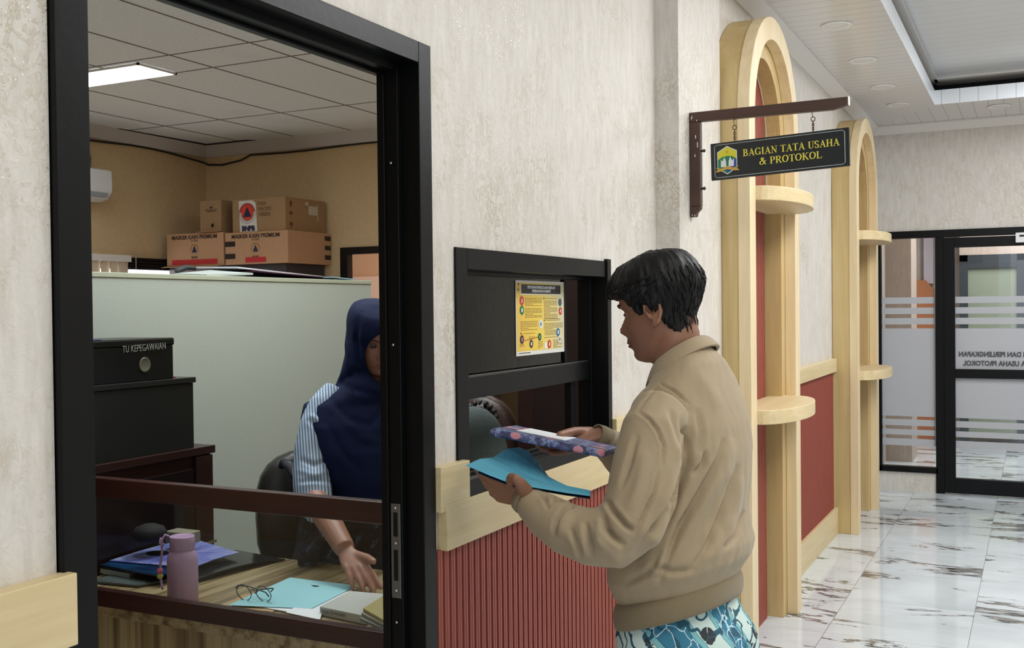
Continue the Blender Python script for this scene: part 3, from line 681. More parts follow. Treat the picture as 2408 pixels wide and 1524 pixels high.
for s in (-1, 1):
    c = g0+YA*(s*.030)+ZA*.022+Vector((s*.006, 0, 0)); b = MB()
    b.tube([c+YA*(.026*cos(t))*(1)+ZA*(.022*sin(t))*(1-.12*cos(2*t)) for t in [2*pi*i/28 for i in range(28)]], .0013, 6, closed=True); child(b.build('rim', wire, smooth=True), g)
    b = MB(); pts = [c+YA*(.025*cos(2*pi*i/24))+ZA*(.021*sin(2*pi*i/24)) for i in range(24)]; b.poly(pts); child(b.build('lens', M['glass']), g)
    b = MB(); st = c+YA*(s*.028)+ZA*.010; b.tube([st, st+XA*.012+ZA*.004, st+XA*.03-YA*(s*.02)-ZA*.006, st+XA*.034-YA*(s*.075)-ZA*.02, st+XA*.03-YA*(s*.088)-ZA*.03], [.0016, .0018, .0018, .002, .0022], 6); child(b.build('temple', wire, smooth=True), g)
b = MB(); b.tube([g0+YA*-.007+ZA*.030, g0+ZA*.033, g0+YA*.007+ZA*.030], .0013, 6); child(b.build('bridge', wire, smooth=True), g)
slab('paper_sheet', [(672, 1441), (690, 1430), (760, 1434), (752, 1458)], 'z', DZ+.0080, .001, paper, 'small white sheet overlapping the front corner of the blue folder', 'paper')
bk = thing('boxed_book', 'translucent white document case with grey print on its spine, on the desk', 'case', tuple(on_desk(820, 1430)))
P0, P1, P2, P3 = on_desk(752, 1447, .002), on_desk(822, 1409, .002), on_desk(925, 1418, .002), on_desk(860, 1470, .002)
b = MB(); b.prism([P0, P1, P2, P3], (0, 0, .024)); child(b.build('body', mat('cloudy_white_plastic', srgb(186, 190, 186), .35), bevel=.002), bk)
sp_ = (P3-P0).normalized(); text('WHAT IF MONEY', .012, tuple(P0+(P3-P0)*.30+Vector((-.0006, 0, .013))), sp_, (0, 0, 1), mat('grey_print', srgb(120, 124, 118), .8), 'lettering', bk)
for i, (cl, lab) in enumerate((((120, 128, 116), 'grey green file lying lowest of the pile by the jamb'), ((140, 138, 118), 'dull olive file in the middle of the pile by the jamb'), ((158, 144, 84), 'mustard yellow file, topmost of the pile by the jamb'))):
    Q = [on_desk(846+4*i, 1462-3*i, .026), on_desk(900, 1426, .026), on_desk(980, 1440, .026), on_desk(930, 1500, .026)]
    b = MB(); b.prism([q+Vector((0, 0, .0022+.009*i)) for q in Q], (0, 0, .008)); tag(b.build('file_folder', mat('file_card', srgb(*cl), .6), bevel=.001), lab, 'file', 'files piled on the desk by the jamb')
# brochures
def sheet_curved(name, A, B, Cc, D, bow, th, m, n=10):
    """sheet from edge A-B to edge D-C, bowed upward by bow"""
    b = MB(); rows = []
    for i in range(n+1):
        f = i/n; h = bow*sin(pi*f)
        p, q = A.lerp(D, f)+Vector((0, 0, h)), B.lerp(Cc, f)+Vector((0, 0, h*.8)); rows.append([p, q, q+Vector((0, 0, th)), p+Vector((0, 0, th))])
    b.loft(rows); return b.build(name, m)
def brochure_mat(name, c1, c2, c3, sc=6):
    m, n, l, bb = new_mat(name); v = objcoord(n); t = noise_n(n, l, v, sc, 4, .6, .8); r = ramp(n, [(.36, c1), (.5, c2), (.64, c3)]); l.new(t, r.inputs[0]); l.new(r.outputs[0], bb.inputs[0]); bb.inputs['Roughness'].default_value = .22; return m
blk = mat('glossy_black_cover', srgb(22, 24, 28), .15)
pk = lambda x, y, h: on_desk(200+x/5.861, 1200+y/5.861, h)
o = sheet_curved('plastic_folder', pk(100, 1000, .003), pk(720, 1060, .003), pk(2130, 800, .003), pk(1200, 560, .003), .0, .006, mat('clear_grey_sleeve', srgb(88, 98, 98), .15))
tag(o, 'clear plastic sleeve with dark papers, lowest under the brochures', 'folder')
o = slab('paper_block', [pk(100, 850, .0095), pk(610, 935, .0095), pk(760, 830, .0095), pk(300, 760, .0095)], 'z', 0, .014, mat('white_page_block', srgb(190, 202, 206), .7)); tag(o, 'thick white paper block under the brochures', 'paper block')
o = sheet_curved('magazine', pk(1180, 1010, .0105), pk(1560, 960, .0105), pk(2760, 690, .0015), pk(2080, 560, .010), .014, .004, blk); tag(o, 'glossy black magazine with a bowed cover on the desk', 'magazine')
o = sheet_curved('magazine', pk(110, 760, .031), pk(1040, 925, .031), pk(1560, 720, .031), pk(560, 560, .031), .0, .005, brochure_mat('blue_brochure_cover', srgb(16, 40, 70), srgb(22, 84, 140), srgb(30, 100, 160), 3)); tag(o, 'deep blue brochure with white page edges under the lilac one', 'brochure')
o2 = slab('white_pages', [pk(100, 775, .0235), pk(1045, 940, .0215), pk(1160, 880, .0225), pk(300, 700, .0235)], 'z', 0, .004, paper, parent=o) if False else None
o = sheet_curved('magazine', pk(240, 690, .0385), pk(1480, 800, .0385), pk(2120, 590, .0385), pk(1100, 350, .0385), .004, .0025, brochure_mat('lilac_brochure_cover', srgb(86, 92, 170), srgb(120, 130, 200), srgb(168, 176, 214), 9)); tag(o, 'lilac and blue leaf patterned brochure, topmost on the desk pile', 'brochure')
b = MB(); c0 = pk(1000, 590, .0455); b.prism([c0+Vector((.03*cos(t), .042*sin(t), 0)) for t in [2*pi*i/20 for i in range(20)]], (0, 0, .0008)); child(b.build('printed_spot', blk), o)
slab('paper_sheet', [pk(640, 470, .0005), pk(1500, 400, .0005), pk(1480, 540, .0005), pk(760, 560, .0005)], 'z', 0, .010, mat('khaki_paper', srgb(128, 124, 98), .6), 'khaki card folder lying at the back of the desk', 'folder')
tb = thing('small_box', 'small grey beige box standing behind the mauve bottle', 'box', tuple(pk(1400, 400, 0)))
P_ = on('y', 2.50, 430, 1270); child(box('carton', mat('beige_box_card', srgb(132, 130, 110), .6), P_.x-.02, P_.x+.04, 2.46, 2.56, P_.z-.01, P_.z+.028, bevel=.004), tb)
P_ = on('y', 2.55, 352, 1262)
b = MB(); b.lathe([(.001, 0), (.045, .002), (.055, .02), (.045, .04), (.02, .05), (.001, .051)], (P_.x, 2.55, P_.z-.01), 24); pb = b.build('black_pouch', mat('black_fabric', srgb(18, 20, 22), .8, bump=.3, bscale=60), smooth=True); tag(pb, 'soft black pouch slumped at the back of the desk', 'pouch')
# ---- cartons in the corner
kraft = mat('kraft_cardboard', srgb(186, 146, 112), .8, bump=.05, bscale=50, var=.04); kraftd = mat('darker_kraft', srgb(158, 126, 92), .8, bump=.05, bscale=50, var=.05)
ink = mat('dark_brown_ink', srgb(66, 46, 40), .8); navy = mat('navy_print', srgb(30, 28, 70), .7); orange = mat('orange_print', srgb(206, 70, 40), .7); red = mat('red_label', srgb(190, 38, 44), .6); gold = mat('gold_ring_print', srgb(150, 104, 50), .7)
def disc(b, c, r0, r1, X, Y, k=26, a0=0, a1=2*pi, th=None):
    """flat ring/sector in plane X,Y"""
    V = []
    for i in range(k+1):
        a = a0+(a1-a0)*i/k; d = X*cos(a)+Y*sin(a); V.append((b.b.verts.new(c+d*r0), b.b.verts.new(c+d*r1)))
    for i in range(k): b.b.faces.new((V[i][0], V[i][1], V[i+1][1], V[i+1][0]))
NY, ZZ = Vector((0, -1, 0)), Vector((0, 0, 1))
def tri(b, c, w_, h): b.poly([c+NY*(-w_/2), c+NY*(w_/2), c+ZZ*h])
def carton(label, x0, x1, y0, y1, z0, z1, m=kraft, g='cartons stacked in the office corner'):
    t = thing('cardboard_carton', label, 'carton', ((x0+x1)/2, (y0+y1)/2, z0), g); child(box('box', m, x0, x1, y0, y1, z0, z1, bevel=.002), t)
    child(box('tape', mat('parcel_tape', srgb(150, 116, 80), .4), x0-.0006, x1, (y0+y1)/2-.025, (y0+y1)/2+.025, z1, z1+.0006), t); return t
def masker(t, x, yc, zt, zb, rw):
    F = x-.0015
    text('MASKER KAIN PREMIUM', .044, (F, yc, zt-.03), (0, -1, 0), ZZ, ink, 'lettering', t, bold=.0012)
    text('75 GSM', .022, (F, yc, zt-.058), (0, -1, 0), ZZ, ink, 'lettering', t)
    b = MB(); disc(b, Vector((F, yc, zt-.125)), .034, .042, NY, ZZ, a0=-.3, a1=pi+.3); disc(b, Vector((F, yc, zt-.125)), .036, .038, NY, ZZ, a0=pi, a1=2*pi); child(b.build('logo_ring', gold), t)
    b = MB(); tri(b, Vector((F, yc, zt-.150)), .052, .055); child(b.build('logo_triangle', navy), t)
    text('BNPB', .026, (F, yc, zt-.19), (0, -1, 0), ZZ, ink, 'lettering', t)
    lb = box('red_label', red, F-.0005, x, yc-rw/2, yc+rw/2, zb+.012, zb+.052); child(lb, t)
c1 = carton('large cardboard carton with black tape patches, lower right of the corner stack'.replace('lower right of the corner stack', 'bottom of the corner stack nearest the side door'), 6.38, 6.915, 5.05, 5.66, 1.861, 2.108)
masker(c1, 6.38, 5.36, 2.105, 1.861, .20)
tp = mat('black_duct_tape', srgb(34, 30, 30), .35)
for z in (1.905, 2.0): child(box('tape_patch', tp, 6.3788, 6.381, 5.56, 5.662, z, z+.04), c1)
for z in (1.90, 1.975, 2.05): child(box('tape_patch', tp, 6.84, 6.918, 5.0488, 5.051, z, z+.036), c1)
c2 = carton('cardboard carton with a long red label, at the bottom of the stack by the window', 6.375, 6.905, 5.672, 6.262, 1.861, 2.12); masker(c2, 6.375, 5.97, 2.118, 1.861, .47)
b = MB(); b.prism([(6.375, 5.672, 1.866), (6.375, 6.262, 1.866), (6.33, 6.28, 1.852), (6.33, 5.70, 1.852)], (0, 0, .003)); child(b.build('bottom_flap', kraft), c2)
c3 = carton('upper cardboard carton with a white round emblem sticker and faded print', 6.40, 6.90, 5.085, 5.60, 2.11, 2.365, kraftd)
yc = 5.447; b = MB(); b.poly([Vector((6.3975, 5.525, 2.112)), Vector((6.3975, 5.355, 2.112)), Vector((6.3975, 5.368, 2.33)), Vector((6.3975, 5.40, 2.352)), Vector((6.3975, 5.535, 2.352))]); st = b.build('emblem_sticker', mat('white_sticker', srgb(214, 210, 202), .5)); child(st, c3)
cc_ = Vector((6.3965, yc+.004, 2.255)); b = MB(); disc(b, cc_, 0.0, .058, NY, ZZ); child(b.build('emblem_disc', orange), c3)
b = MB(); disc(b, cc_+Vector((-.0003, 0, 0)), .058, .074, NY, ZZ, a0=.1, a1=pi-.1); child(b.build('emblem_red_band', red), c3)
b = MB(); disc(b, cc_+Vector((-.0003, 0, 0)), .060, .063, NY, ZZ, a0=pi, a1=2*pi); disc(b, cc_+Vector((-.0003, 0, 0)), .076, .079, NY, ZZ); child(b.build('emblem_outline', navy), c3)
b = MB(); tri(b, cc_+Vector((-.0008, 0, -.03)), .084, .078); child(b.build('emblem_triangle', navy), c3)
text('BNPB', .052, (6.3960, yc-.005, 2.135), (0, -1, 0), ZZ, navy, 'lettering', c3, bold=.003)
for i, wd in enumerate(('ASIA', 'PACIFIC', 'FIBERS')): text(wd, .040, (6.3975, 5.352-.006*i, 2.322-.042*i), (0, -1, 0), ZZ, mat('faded_print', srgb(112, 84, 66), .8), 'lettering', c3, align='LEFT')
b = MB(); F = 5.0835
b.poly([(6.455, F, 2.29), (6.475, F, 2.29), (6.475, F, 2.315), (6.487, F, 2.315), (6.465, F, 2.345), (6.443, F, 2.315), (6.455, F, 2.315)])
child(b.build('arrow_symbol', mat('rust_print', srgb(120, 62, 40), .8)), c3); b = MB()
b.poly([(6.445+.0, F, 2.235), (6.487, F, 2.235), (6.483, F, 2.25), (6.466, F, 2.26), (6.449, F, 2.25)]); b.box(6.464, 6.467, F-.0004, F, 2.205, 2.235)
child(b.build('umbrella_symbol', bpy.data.materials['rust_print']), c3); b = MB()
b.poly([(6.448, F, 2.175), (6.485, F, 2.175), (6.48, F, 2.15), (6.469, F, 2.142), (6.472, F, 2.125), (6.46, F, 2.125), (6.463, F, 2.142), (6.452, F, 2.15)]); child(b.build('glass_symbol', bpy.data.materials['rust_print']), c3)
b = MB(); b.box(6.68, 6.79, F-.0008, F, 2.245, 2.315); b.box(6.64, 6.68, F-.0008, F, 2.315, 2.34); b.box(6.79, 6.80, F-.0008, F, 2.2, 2.33); child(b.build('paper_label', mat('white_label', srgb(190, 182, 164), .6)), c3)
c4 = carton('small cardboard carton with a round hand hole, upper one nearest the window', 6.385, 6.62, 5.70, 5.915, 2.125, 2.372, kraftd)
b = MB(); b.lathe([(.001, 6.3835), (.014, 6.3835), (.016, 6.386)], (0, 5.79, 2.175), 18, 'X'); child(b.build('hand_hole', M['blackin'], smooth=True), c4)
b = MB()
for (w2_, dz) in ((.12, .002), (.09, -.011)): b.box(6.3838, 6.385, 5.80-w2_/2, 5.80+w2_/2, 2.292+dz, 2.298+dz)
b.box(6.3838, 6.385, 5.785, 5.815, 2.308, 2.322); child(b.build('print_line', ink), c4)
b = MB(); b.prism([(6.385, 5.70, 2.128), (6.385, 5.915, 2.128), (6.34, 5.92, 2.121), (6.345, 5.70, 2.121)], (0, 0, .003)); child(b.build('bottom_flap', kraft), c4)
# papers on the filing cabinet
zz = 1.6455
def psheet(label, pts, dz, th, col, name='paper_sheet', cat='paper'):
    b = MB(); b.prism([Vector((x+.40, y, zz+z+dz)) for x, y, z in pts], (0, 0, th)); tag(b.build(name, mat('sheet_card', col, .6)), label, cat, 'papers on the filing cabinet')
psheet('crumpled white paper beside the ring binder on the filing cabinet', [(2.98, 3.1, 0), (3.20, 3.04, .010), (3.22, 3.3, .030), (3.05, 3.35, .012)], .001, .008, srgb(196, 206, 204))
psheet('dark plum folder under the white papers on the filing cabinet', [(3.30, 3.10, .022), (3.90, 3.08, 0), (3.84, 3.36, .0), (3.30, 3.38, .026)], .006, .005, srgb(70, 32, 50), 'document_folder', 'folder')
psheet('long white papers, topmost on the filing cabinet', [(3.24, 3.16, .030), (3.84, 3.14, .0), (3.84, 3.36, .0), (3.24, 3.40, .036)], .014, .007, srgb(226, 226, 236))
psheet('pale blue booklet hanging over the filing cabinet edge', [(3.72, 3.00, .008), (3.90, 2.995, .0), (3.89, 3.06, .0), (3.73, 3.06, .008)], .001, .005, srgb(150, 184, 206), 'booklet', 'booklet')
b = MB(); b.tube([(3.52, 3.39, zz+.012), (3.51, 3.39, zz+.035), (3.57, 3.39, zz+.052), (3.61, 3.39, zz+.05), (3.63, 3.395, zz+.045)], [.012, .014, .012, .01, .006], 8); tag(b.build('ring_binder', mat('grey_binder', srgb(60, 66, 70), .5), smooth=True), 'dark grey curled binder spine between papers on the filing cabinet', 'binder')
# wardrobe, leather chair behind the kiosk
wd = thing('tall_wardrobe', 'dark brown tall wardrobe seen through the kiosk opening', 'wardrobe', (4.2, 1.6, 0))
child(box('carcass', M['choc'], 3.76, 4.75, 1.40, 1.85, 0, 2.0, bevel=.003), wd)
t2 = thing('added_dark_cupboard', 'added dark brown cupboard behind the leather chair, darkening the view through the kiosk', 'cupboard', (5.2, 2.75, 0))  # invented block that keeps the view through the kiosk dark
child(box('carcass', M['choc'], 5.0, 5.5, 2.56, 2.94, 0, 1.9, bevel=.003), t2)
tag(box('low_locker', mat('pale_green_steel', srgb(150, 156, 136), .5), 6.5, 6.92, 3.2, 3.62, 0, 1.25, bevel=.003), 'pale green steel locker far behind the leather chair', 'locker')
child(box('door', mat('wardrobe_door', srgb(36, 22, 21), .4), 3.745, 3.759, 1.52, 1.78, .08, 1.95, bevel=.002), wd)
child(box('side_stile', mat('grey_stile', srgb(56, 52, 52), .4), 3.744, 3.759, 1.455, 1.515, .08, 1.95), wd)
leather = mat('dark_brown_leather', srgb(56, 38, 34), .38, bump=.15, bscale=120); bleather = mat('black_leather', srgb(22, 20, 22), .4, bump=.15, bscale=120)
def cushion(b, c, U, V, N, su, sv, sn, p=3.2, k=26):
    """rounded pad centred at c with half sizes along U, V, N"""
    c = Vector(c); rings = []
    sg = lambda t, e: math.copysign(abs(t)**e, t)
    for i in range(1, k//2):
        ph = -pi/2+pi*i/(k//2); rings.append([c+U*(su*sg(cos(ph), 2/p)*sg(cos(2*pi*q/k), 2/p))+V*(sv*sg(cos(ph), 2/p)*sg(sin(2*pi*q/k), 2/p))+N*(sn*sg(sin(ph), 2/p)) for q in range(k)])
    b.loft(rings)
def chair(label, c, yaw, zt, ml, ma, name='executive_chair', w=.25, arms=(-1, 1)):
    t = thing(name, label, 'chair', (c[0], c[1], 0)); F = Vector((cos(yaw), sin(yaw), 0)); Rr = Vector((-sin(yaw), cos(yaw), 0)); c = Vector((c[0], c[1], 0)); Z = Vector((0, 0, 1))
    b = MB(); cushion(b, c+Z*(.52+(zt-.52)/2)-F*.0, Rr, Z, F, w, (zt-.5)/2, .06); child(b.build('backrest', ml, smooth=True), t)
    b = MB(); cushion(b, c+Z*.44+F*.26, Rr, F, Z, w, .25, .06); child(b.build('seat', ml, smooth=True), t)
    for s in arms:
        b = MB(); a = c+Rr*(s*(w+.03)); b.tube([a+Z*.44+F*.2, a+Z*.6+F*.24, a+Z*.66+F*.16, a+Z*.67+F*.0, a+Z*.62-F*.04], [.02, .028, .036, .034, .02], 10); child(b.build('armrest', ma, smooth=True), t)
    b = MB(); b.tube([c+F*.25+Z*.06, c+F*.25+Z*.4], .03, 12); child(b.build('gas_column', M['alu'], smooth=True), t)
    b = MB()
    for i in range(5):
        a = 2*pi*i/5; b.tube([c+F*.25+Z*.1, c+F*.25+Vector((.26*cos(a), .26*sin(a), .06))], [.022, .014], 8)
    child(b.build('star_base', M['black'], smooth=True), t)
    for i in range(5):
        a = 2*pi*i/5; q = c+F*.25+Vector((.26*cos(a), .26*sin(a), .03)); b = MB(); b.lathe([(.001, -.012), (.026, -.012), (.03, 0), (.026, .012), (.001, .012)], q, 14, 'X'); child(b.build('caster', M['blackin'], smooth=True), t)
    return t
lc = chair('brown leather chair with a black arm seen through the kiosk opening', (3.98, 2.22), radians(180), 1.13, leather, bleather, w=.27)
b = MB(); q = [on('x', 3.55, *p) for p in ((1118, 1075), (1113, 1010), (1118, 975), (1138, 966), (1150, 985), (1148, 1010))]; b.tube([q[0]-Vector((0, 0, .5))]+q, [.05, .05, .05, .045, .04, .03, .02], 12)
child(b.build('rolled_arm', bleather, smooth=True), lc)
b = MB()
for i in range(9):
    a = pi*.05+i*pi*.9/8; c_ = on('x', 3.53, 1130, 985); b.tube([c_+Vector((0, .055*cos(a), .05*sin(a)-.0)), c_+Vector((0, .075*cos(a), .07*sin(a)))], .008, 6)
child(b.build('gathered_piping', bleather, smooth=True), lc)
cush = MB(); q = on('x', 2.9, 1106, 1075); cushion(cush, q+Vector((0, 0, -.04)), Vector((.6, .8, 0)), Vector((0, 0, 1)), Vector((.8, -.6, 0)), .10, .20, .12, 2.4)
tag(cush.build('folded_jacket', mat('grey_teal_cloth', srgb(64, 76, 78), .8, bump=.2, bscale=90), smooth=True), 'grey teal jacket bundled beside the leather chair behind the kiosk', 'jacket')
bpy.data.objects['folded_jacket'].location.z += 0
mc = chair('black office chair with a shawl over its back, behind the seated woman', (3.20, 2.36), radians(232), .985, mat('olive_black_leather', srgb(44, 44, 40), .35, bump=.1, bscale=100), bleather, 'office_chair', w=.27, arms=())
# ---- sign bracket and hanging sign
brown = wood('brown_painted_iron', srgb(58, 36, 28), srgb(78, 52, 42), 'Y', 8, .45)
bk_ = thing('sign_bracket', 'brown L shaped wall bracket with pointed bolts, holding the black sign', 'bracket', (3.85, 1.14, 2.0))
b = MB(); b.box(3.835, 3.865, 1.118, 1.1595, 1.872, 2.1855); b.prism([(3.835, 1.118, 1.872), (3.835, 1.1595, 1.872), (3.835, 1.1595, 1.833), (3.835, 1.137, 1.833), (3.835, 1.134, 1.848), (3.835, 1.120, 1.862)], (.03, 0, 0)); child(b.build('post', brown, bevel=.003), bk_)
b = MB(); b.prism([(3.835, 1.1595, 2.186), (3.835, 1.1595, 2.222), (3.835, .588, 2.226), (3.835, .588, 2.20), (3.835, .60, 2.196), (3.835, .64, 2.186)], (.03, 0, 0)); child(b.build('arm', brown, bevel=.003), bk_)
child(box('end_cap', M['white'], 3.836, 3.864, .5855, .588, 2.198, 2.228), bk_)
for z in (2.078, 1.938):
    b = MB(); b.lathe([(.001, 1.101), (.004, 1.103), (.0075, 1.108), (.004, 1.112), (.004, 1.118)], (3.85, 0, z), 10, 'Y')
    child(b.build('bolt', brown, smooth=True), bk_)
b = MB()
for (y, z, l_) in ((1.15, 2.20, .008), (1.148, 2.205, .006), (1.13, 2.19, .005), (1.135, 2.13, .012), (1.128, 2.10, .02), (1.138, 2.06, .01), (1.14, 1.838, .006), (1.15, 1.84, .004)):
    child(box('paint_chip', M['white'], 3.8344, 3.8349, y-.0016, y+.0016, z-l_/2, z+l_/2), bk_)
sg = thing('hanging_sign', 'black hanging sign with yellow serif lettering and a coloured crest', 'sign', (3.85, .83, 2.04))
A, B_, C_, D_ = (Vector((3.842, 1.081, 2.100)), Vector((3.842, .586, 2.120)), Vector((3.842, .584, 1.985)), Vector((3.842, 1.078, 1.964)))
b = MB(); b.prism([A, B_, C_, D_], (.016, 0, 0)); child(b.build('board', mat('glossy_black_board', srgb(20, 25, 28), .22), bevel=.001), sg)
def SP(u, v, d=.001): return A.lerp(B_, u).lerp(D_.lerp(C_, u), v)+Vector((-d, 0, 0))
b = MB(); q = [(.03, .10), (.045, .06), (.955, .06), (.97, .10), (.97, .90), (.955, .94), (.045, .94), (.03, .90)]
b.tube([SP(*p) for p in q], .0012, 4, closed=True); child(b.build('border_line', mat('silver_line', srgb(170, 176, 172), .4)), sg)
YEL = mat('yellow_letter', srgb(226, 212, 84), .5)
U_ = (B_-A).normalized(); V_ = (A-D_).normalized()
# serif capitals drawn with a broad pen: thick uprights, thin bars
def arc(cx, cy, rx, ry, a0, a1, k=12): return [(cx+rx*cos(radians(a0+(a1-a0)*i/k)), cy+ry*sin(radians(a0+(a1-a0)*i/k))) for i in range(k+1)]
TK, TN = .185, .07
L_ = {
 'I': (.46, [[(.23, 0), (.23, 1)]], [(.23, 0), (.23, 1)]),
 'T': (.80, [[(.40, 0), (.40, 1)], [(.04, .965), (.76, .965)], [(.05, .8), (.05, 1)], [(.75, .8), (.75, 1)]], [(.40, 0)]),
 'H': (.92, [[(.20, 0), (.20, 1)], [(.72, 0), (.72, 1)], [(.2, .51), (.72, .51)]], [(.2, 0), (.2, 1), (.72, 0), (.72, 1)]),
 'N': (.90, [[(.18, 0), (.18, 1, .07)], [(.17, .98), (.74, .03)], [(.74, 0), (.74, 1, .07)]], [(.17, 0), (.15, 1), (.74, 1)]),
 'A': (.90, [[(.14, 0, .07), (.45, .98, .07)], [(.42, 1), (.74, 0)], [(.26, .34), (.64, .34)]], [(.14, 0), (.76, 0)]),
 'L': (.76, [[(.20, 0), (.20, 1)], [(.2, .035), (.68, .035)], [(.68, 0), (.70, .26)]], [(.2, 0), (.2, 1)]),
 'K': (.92, [[(.20, 0), (.20, 1)], [(.28, .45), (.68, .98)], [(.38, .58), (.76, .02)]], [(.2, 0), (.2, 1), (.72, 1), (.78, 0)]),
 'U': (.86, [[(.20, 1), (.20, .34)]+arc(.44, .30, .24, .27, 180, 270, 8), arc(.44, .30, .26, .27, 270, 360, 8)+[(.70, .34), (.70, 1, .07)]], [(.2, 1), (.70, 1)]),
 'P': (.76, [[(.20, 0), (.20, 1)], [(.2, .965), (.40, .965)]+arc(.40, .72, .24, .245, 90, -90)+[(.2, .475)]], [(.2, 0), (.2, 1)]),
 'B': (.80, [[(.20, 0), (.20, 1)], [(.2, .965), (.38, .965)]+arc(.38, .74, .22, .225, 90, -90)+[(.2, .515)], [(.38, .515)]+arc(.40, .275, .26, .24, 90, -90)+[(.2, .035)]], [(.17, 0), (.17, 1)]),
 'R': (.88, [[(.20, 0), (.20, 1)], [(.2, .965), (.40, .965)]+arc(.40, .73, .23, .235, 90, -90)+[(.2, .495)], [(.42, .5), (.74, .02)]], [(.2, 0), (.2, 1), (.78, 0)]),
 'O': (.92, [arc(.46, .5, .34, .47, 0, 360, 26)], []),
 'G': (.92, [arc(.48, .5, .35, .47, 42, 318, 22)+[(.72, .10)], [(.74, .04), (.74, .42)], [(.76, .68), (.76, .95)]], [(.72, .42)]),
 'S': (.68, [arc(.35, .74, .21, .235, 40, 235, 12)+[(.42, .48)]+arc(.34, .26, .23, .235, 50, -145, 12), [(.55, .70), (.57, .95)], [(.10, .05), (.12, .30)]], []),
 '&': (1.0, [[(.86, .02), (.34, .70)]+arc(.42, .80, .14, .17, 200, -60, 10)+[(.36, .52)]+arc(.34, .26, .24, .24, 110, 300, 10)+[(.62, .16), (.80, .52)]], [(.80, .56)]),
}
def serif_text(body, o, h, width, parent):
    b = MB(); adv = sum(.40 if c == ' ' else L_[c][0] for c in body); sxx = width/(adv*h); x = 0; n_ = Vector((-1, 0, 0))
    def W(px, py, d=0): return o+U_*(px*h*sxx)+V_*(py*h)+n_*d
    for ch in body:
        if ch == ' ': x += .40; continue
        w_, strokes, ser = L_[ch]
        for st in strokes:
            lw = st[-1][2] if len(st[-1]) > 2 else None
            P2 = [Vector((p[0], p[1])) for p in st]
            Lp, Rp = [], []
            for i, p in enumerate(P2):
                t = (P2[min(i+1, len(P2)-1)]-P2[max(i-1, 0)]).normalized(); nn = Vector((-t.y, t.x))
                th = lw if lw else TN+(TK-TN)*abs(t.y)**1.6 if not (len(P2) == 2 and t.x*t.y > 0) else TN
                if len(P2) == 2 and abs(st[0][1]-st[1][1]) < .3 and abs(t.y) > .8 : th = TN
                Lp.append(p+nn*th/2); Rp.append(p-nn*th/2)
            for i in range(len(P2)-1):
                q = [Lp[i], Lp[i+1], Rp[i+1], Rp[i]]
                f = [b.b.verts.new(W(x+v.x, v.y, .0012+.0001*i)) for v in q]; b.b.faces.new(f)
        for (sx2, sy2) in ser:
            y0 = 0 if sy2 < .3 else sy2-.05
            b.b.faces.new([b.b.verts.new(W(x+sx2+dx, y0+dy, .0016)) for dx, dy in ((-.17, 0), (.17, 0), (.17, .05), (-.17, .05))])
        x += w_
    child(b.build('lettering', YEL), parent)
serif_text('BAGIAN TATA USAHA', on('x', 3.8402, 1747, 368), .0255, .343, sg)
serif_text('& PROTOKOL', on('x', 3.8402, 1786, 388), .0255, .222, sg)
# crest
def crest():
    c = SP(.125, .5, .0018); sc_ = .046
    def W(x, y, d=0): return c+U_*(x*sc_)+V_*(y*sc_)+Vector((-d, 0, 0))
    def poly(name, pts, m, d):
        b = MB(); b.poly([W(x, y, d) for x, y in pts]); child(b.build(name, m), sg)
    wh = mat('crest_white', srgb(224, 226, 222), .5); ye = mat('crest_yellow', srgb(214, 206, 50), .5); gr = mat('crest_green', srgb(24, 122, 84), .5); bl_ = mat('crest_blue', srgb(44, 66, 150), .5); go = mat('crest_gold', srgb(196, 160, 70), .5)
    poly('crest_shield', [(-.80, .72), (0, 1.16), (.80, .72), (.80, -.62), (0, -1.12), (-.80, -.62)], wh, 0)
    poly('crest_field', [(-.74, .68), (0, 1.09), (.74, .68), (.74, .1), (-.74, .1)], ye, .0003)
    poly('crest_green', [(-.74, .1), (-.4, .3), (0, .36), (.4, .3), (.74, .1), (.74, -.58), (0, -1.04), (-.74, -.58)], gr, .0006)
    poly('crest_blue', [(.08, .12), (.74, .02), (.74, -.58), (0, -.95), (-.2, -.6), (.08, -.4)], bl_, .0009)
    poly('crest_star', [(.0+.16*(1 if i % 2 == 0 else .42)*cos(pi/2+i*pi/5), .68+.16*(1 if i % 2 == 0 else .42)*sin(pi/2+i*pi/5)) for i in range(10)], go, .0009)
    poly('crest_figure', [(-.52, -.5), (-.5, .1), (-.38, -.05), (-.22, .28), (-.1, -.05), (-.08, -.5)], wh, .0012)
    poly('crest_figure', [(.52, -.5), (.56, .12), (.42, -.05), (.24, .28), (.12, -.05), (.1, -.5)], wh, .0012)
    poly('crest_ribbon', [(-.98, -.88), (-.78, -.66), (-.92, -.5), (-.5, -.62), (0, -.44), (.5, -.62), (.92, -.5), (.78, -.66), (.98, -.88), (.6, -.86), (0, -.70), (-.6, -.86)], go, .0015)
crest()
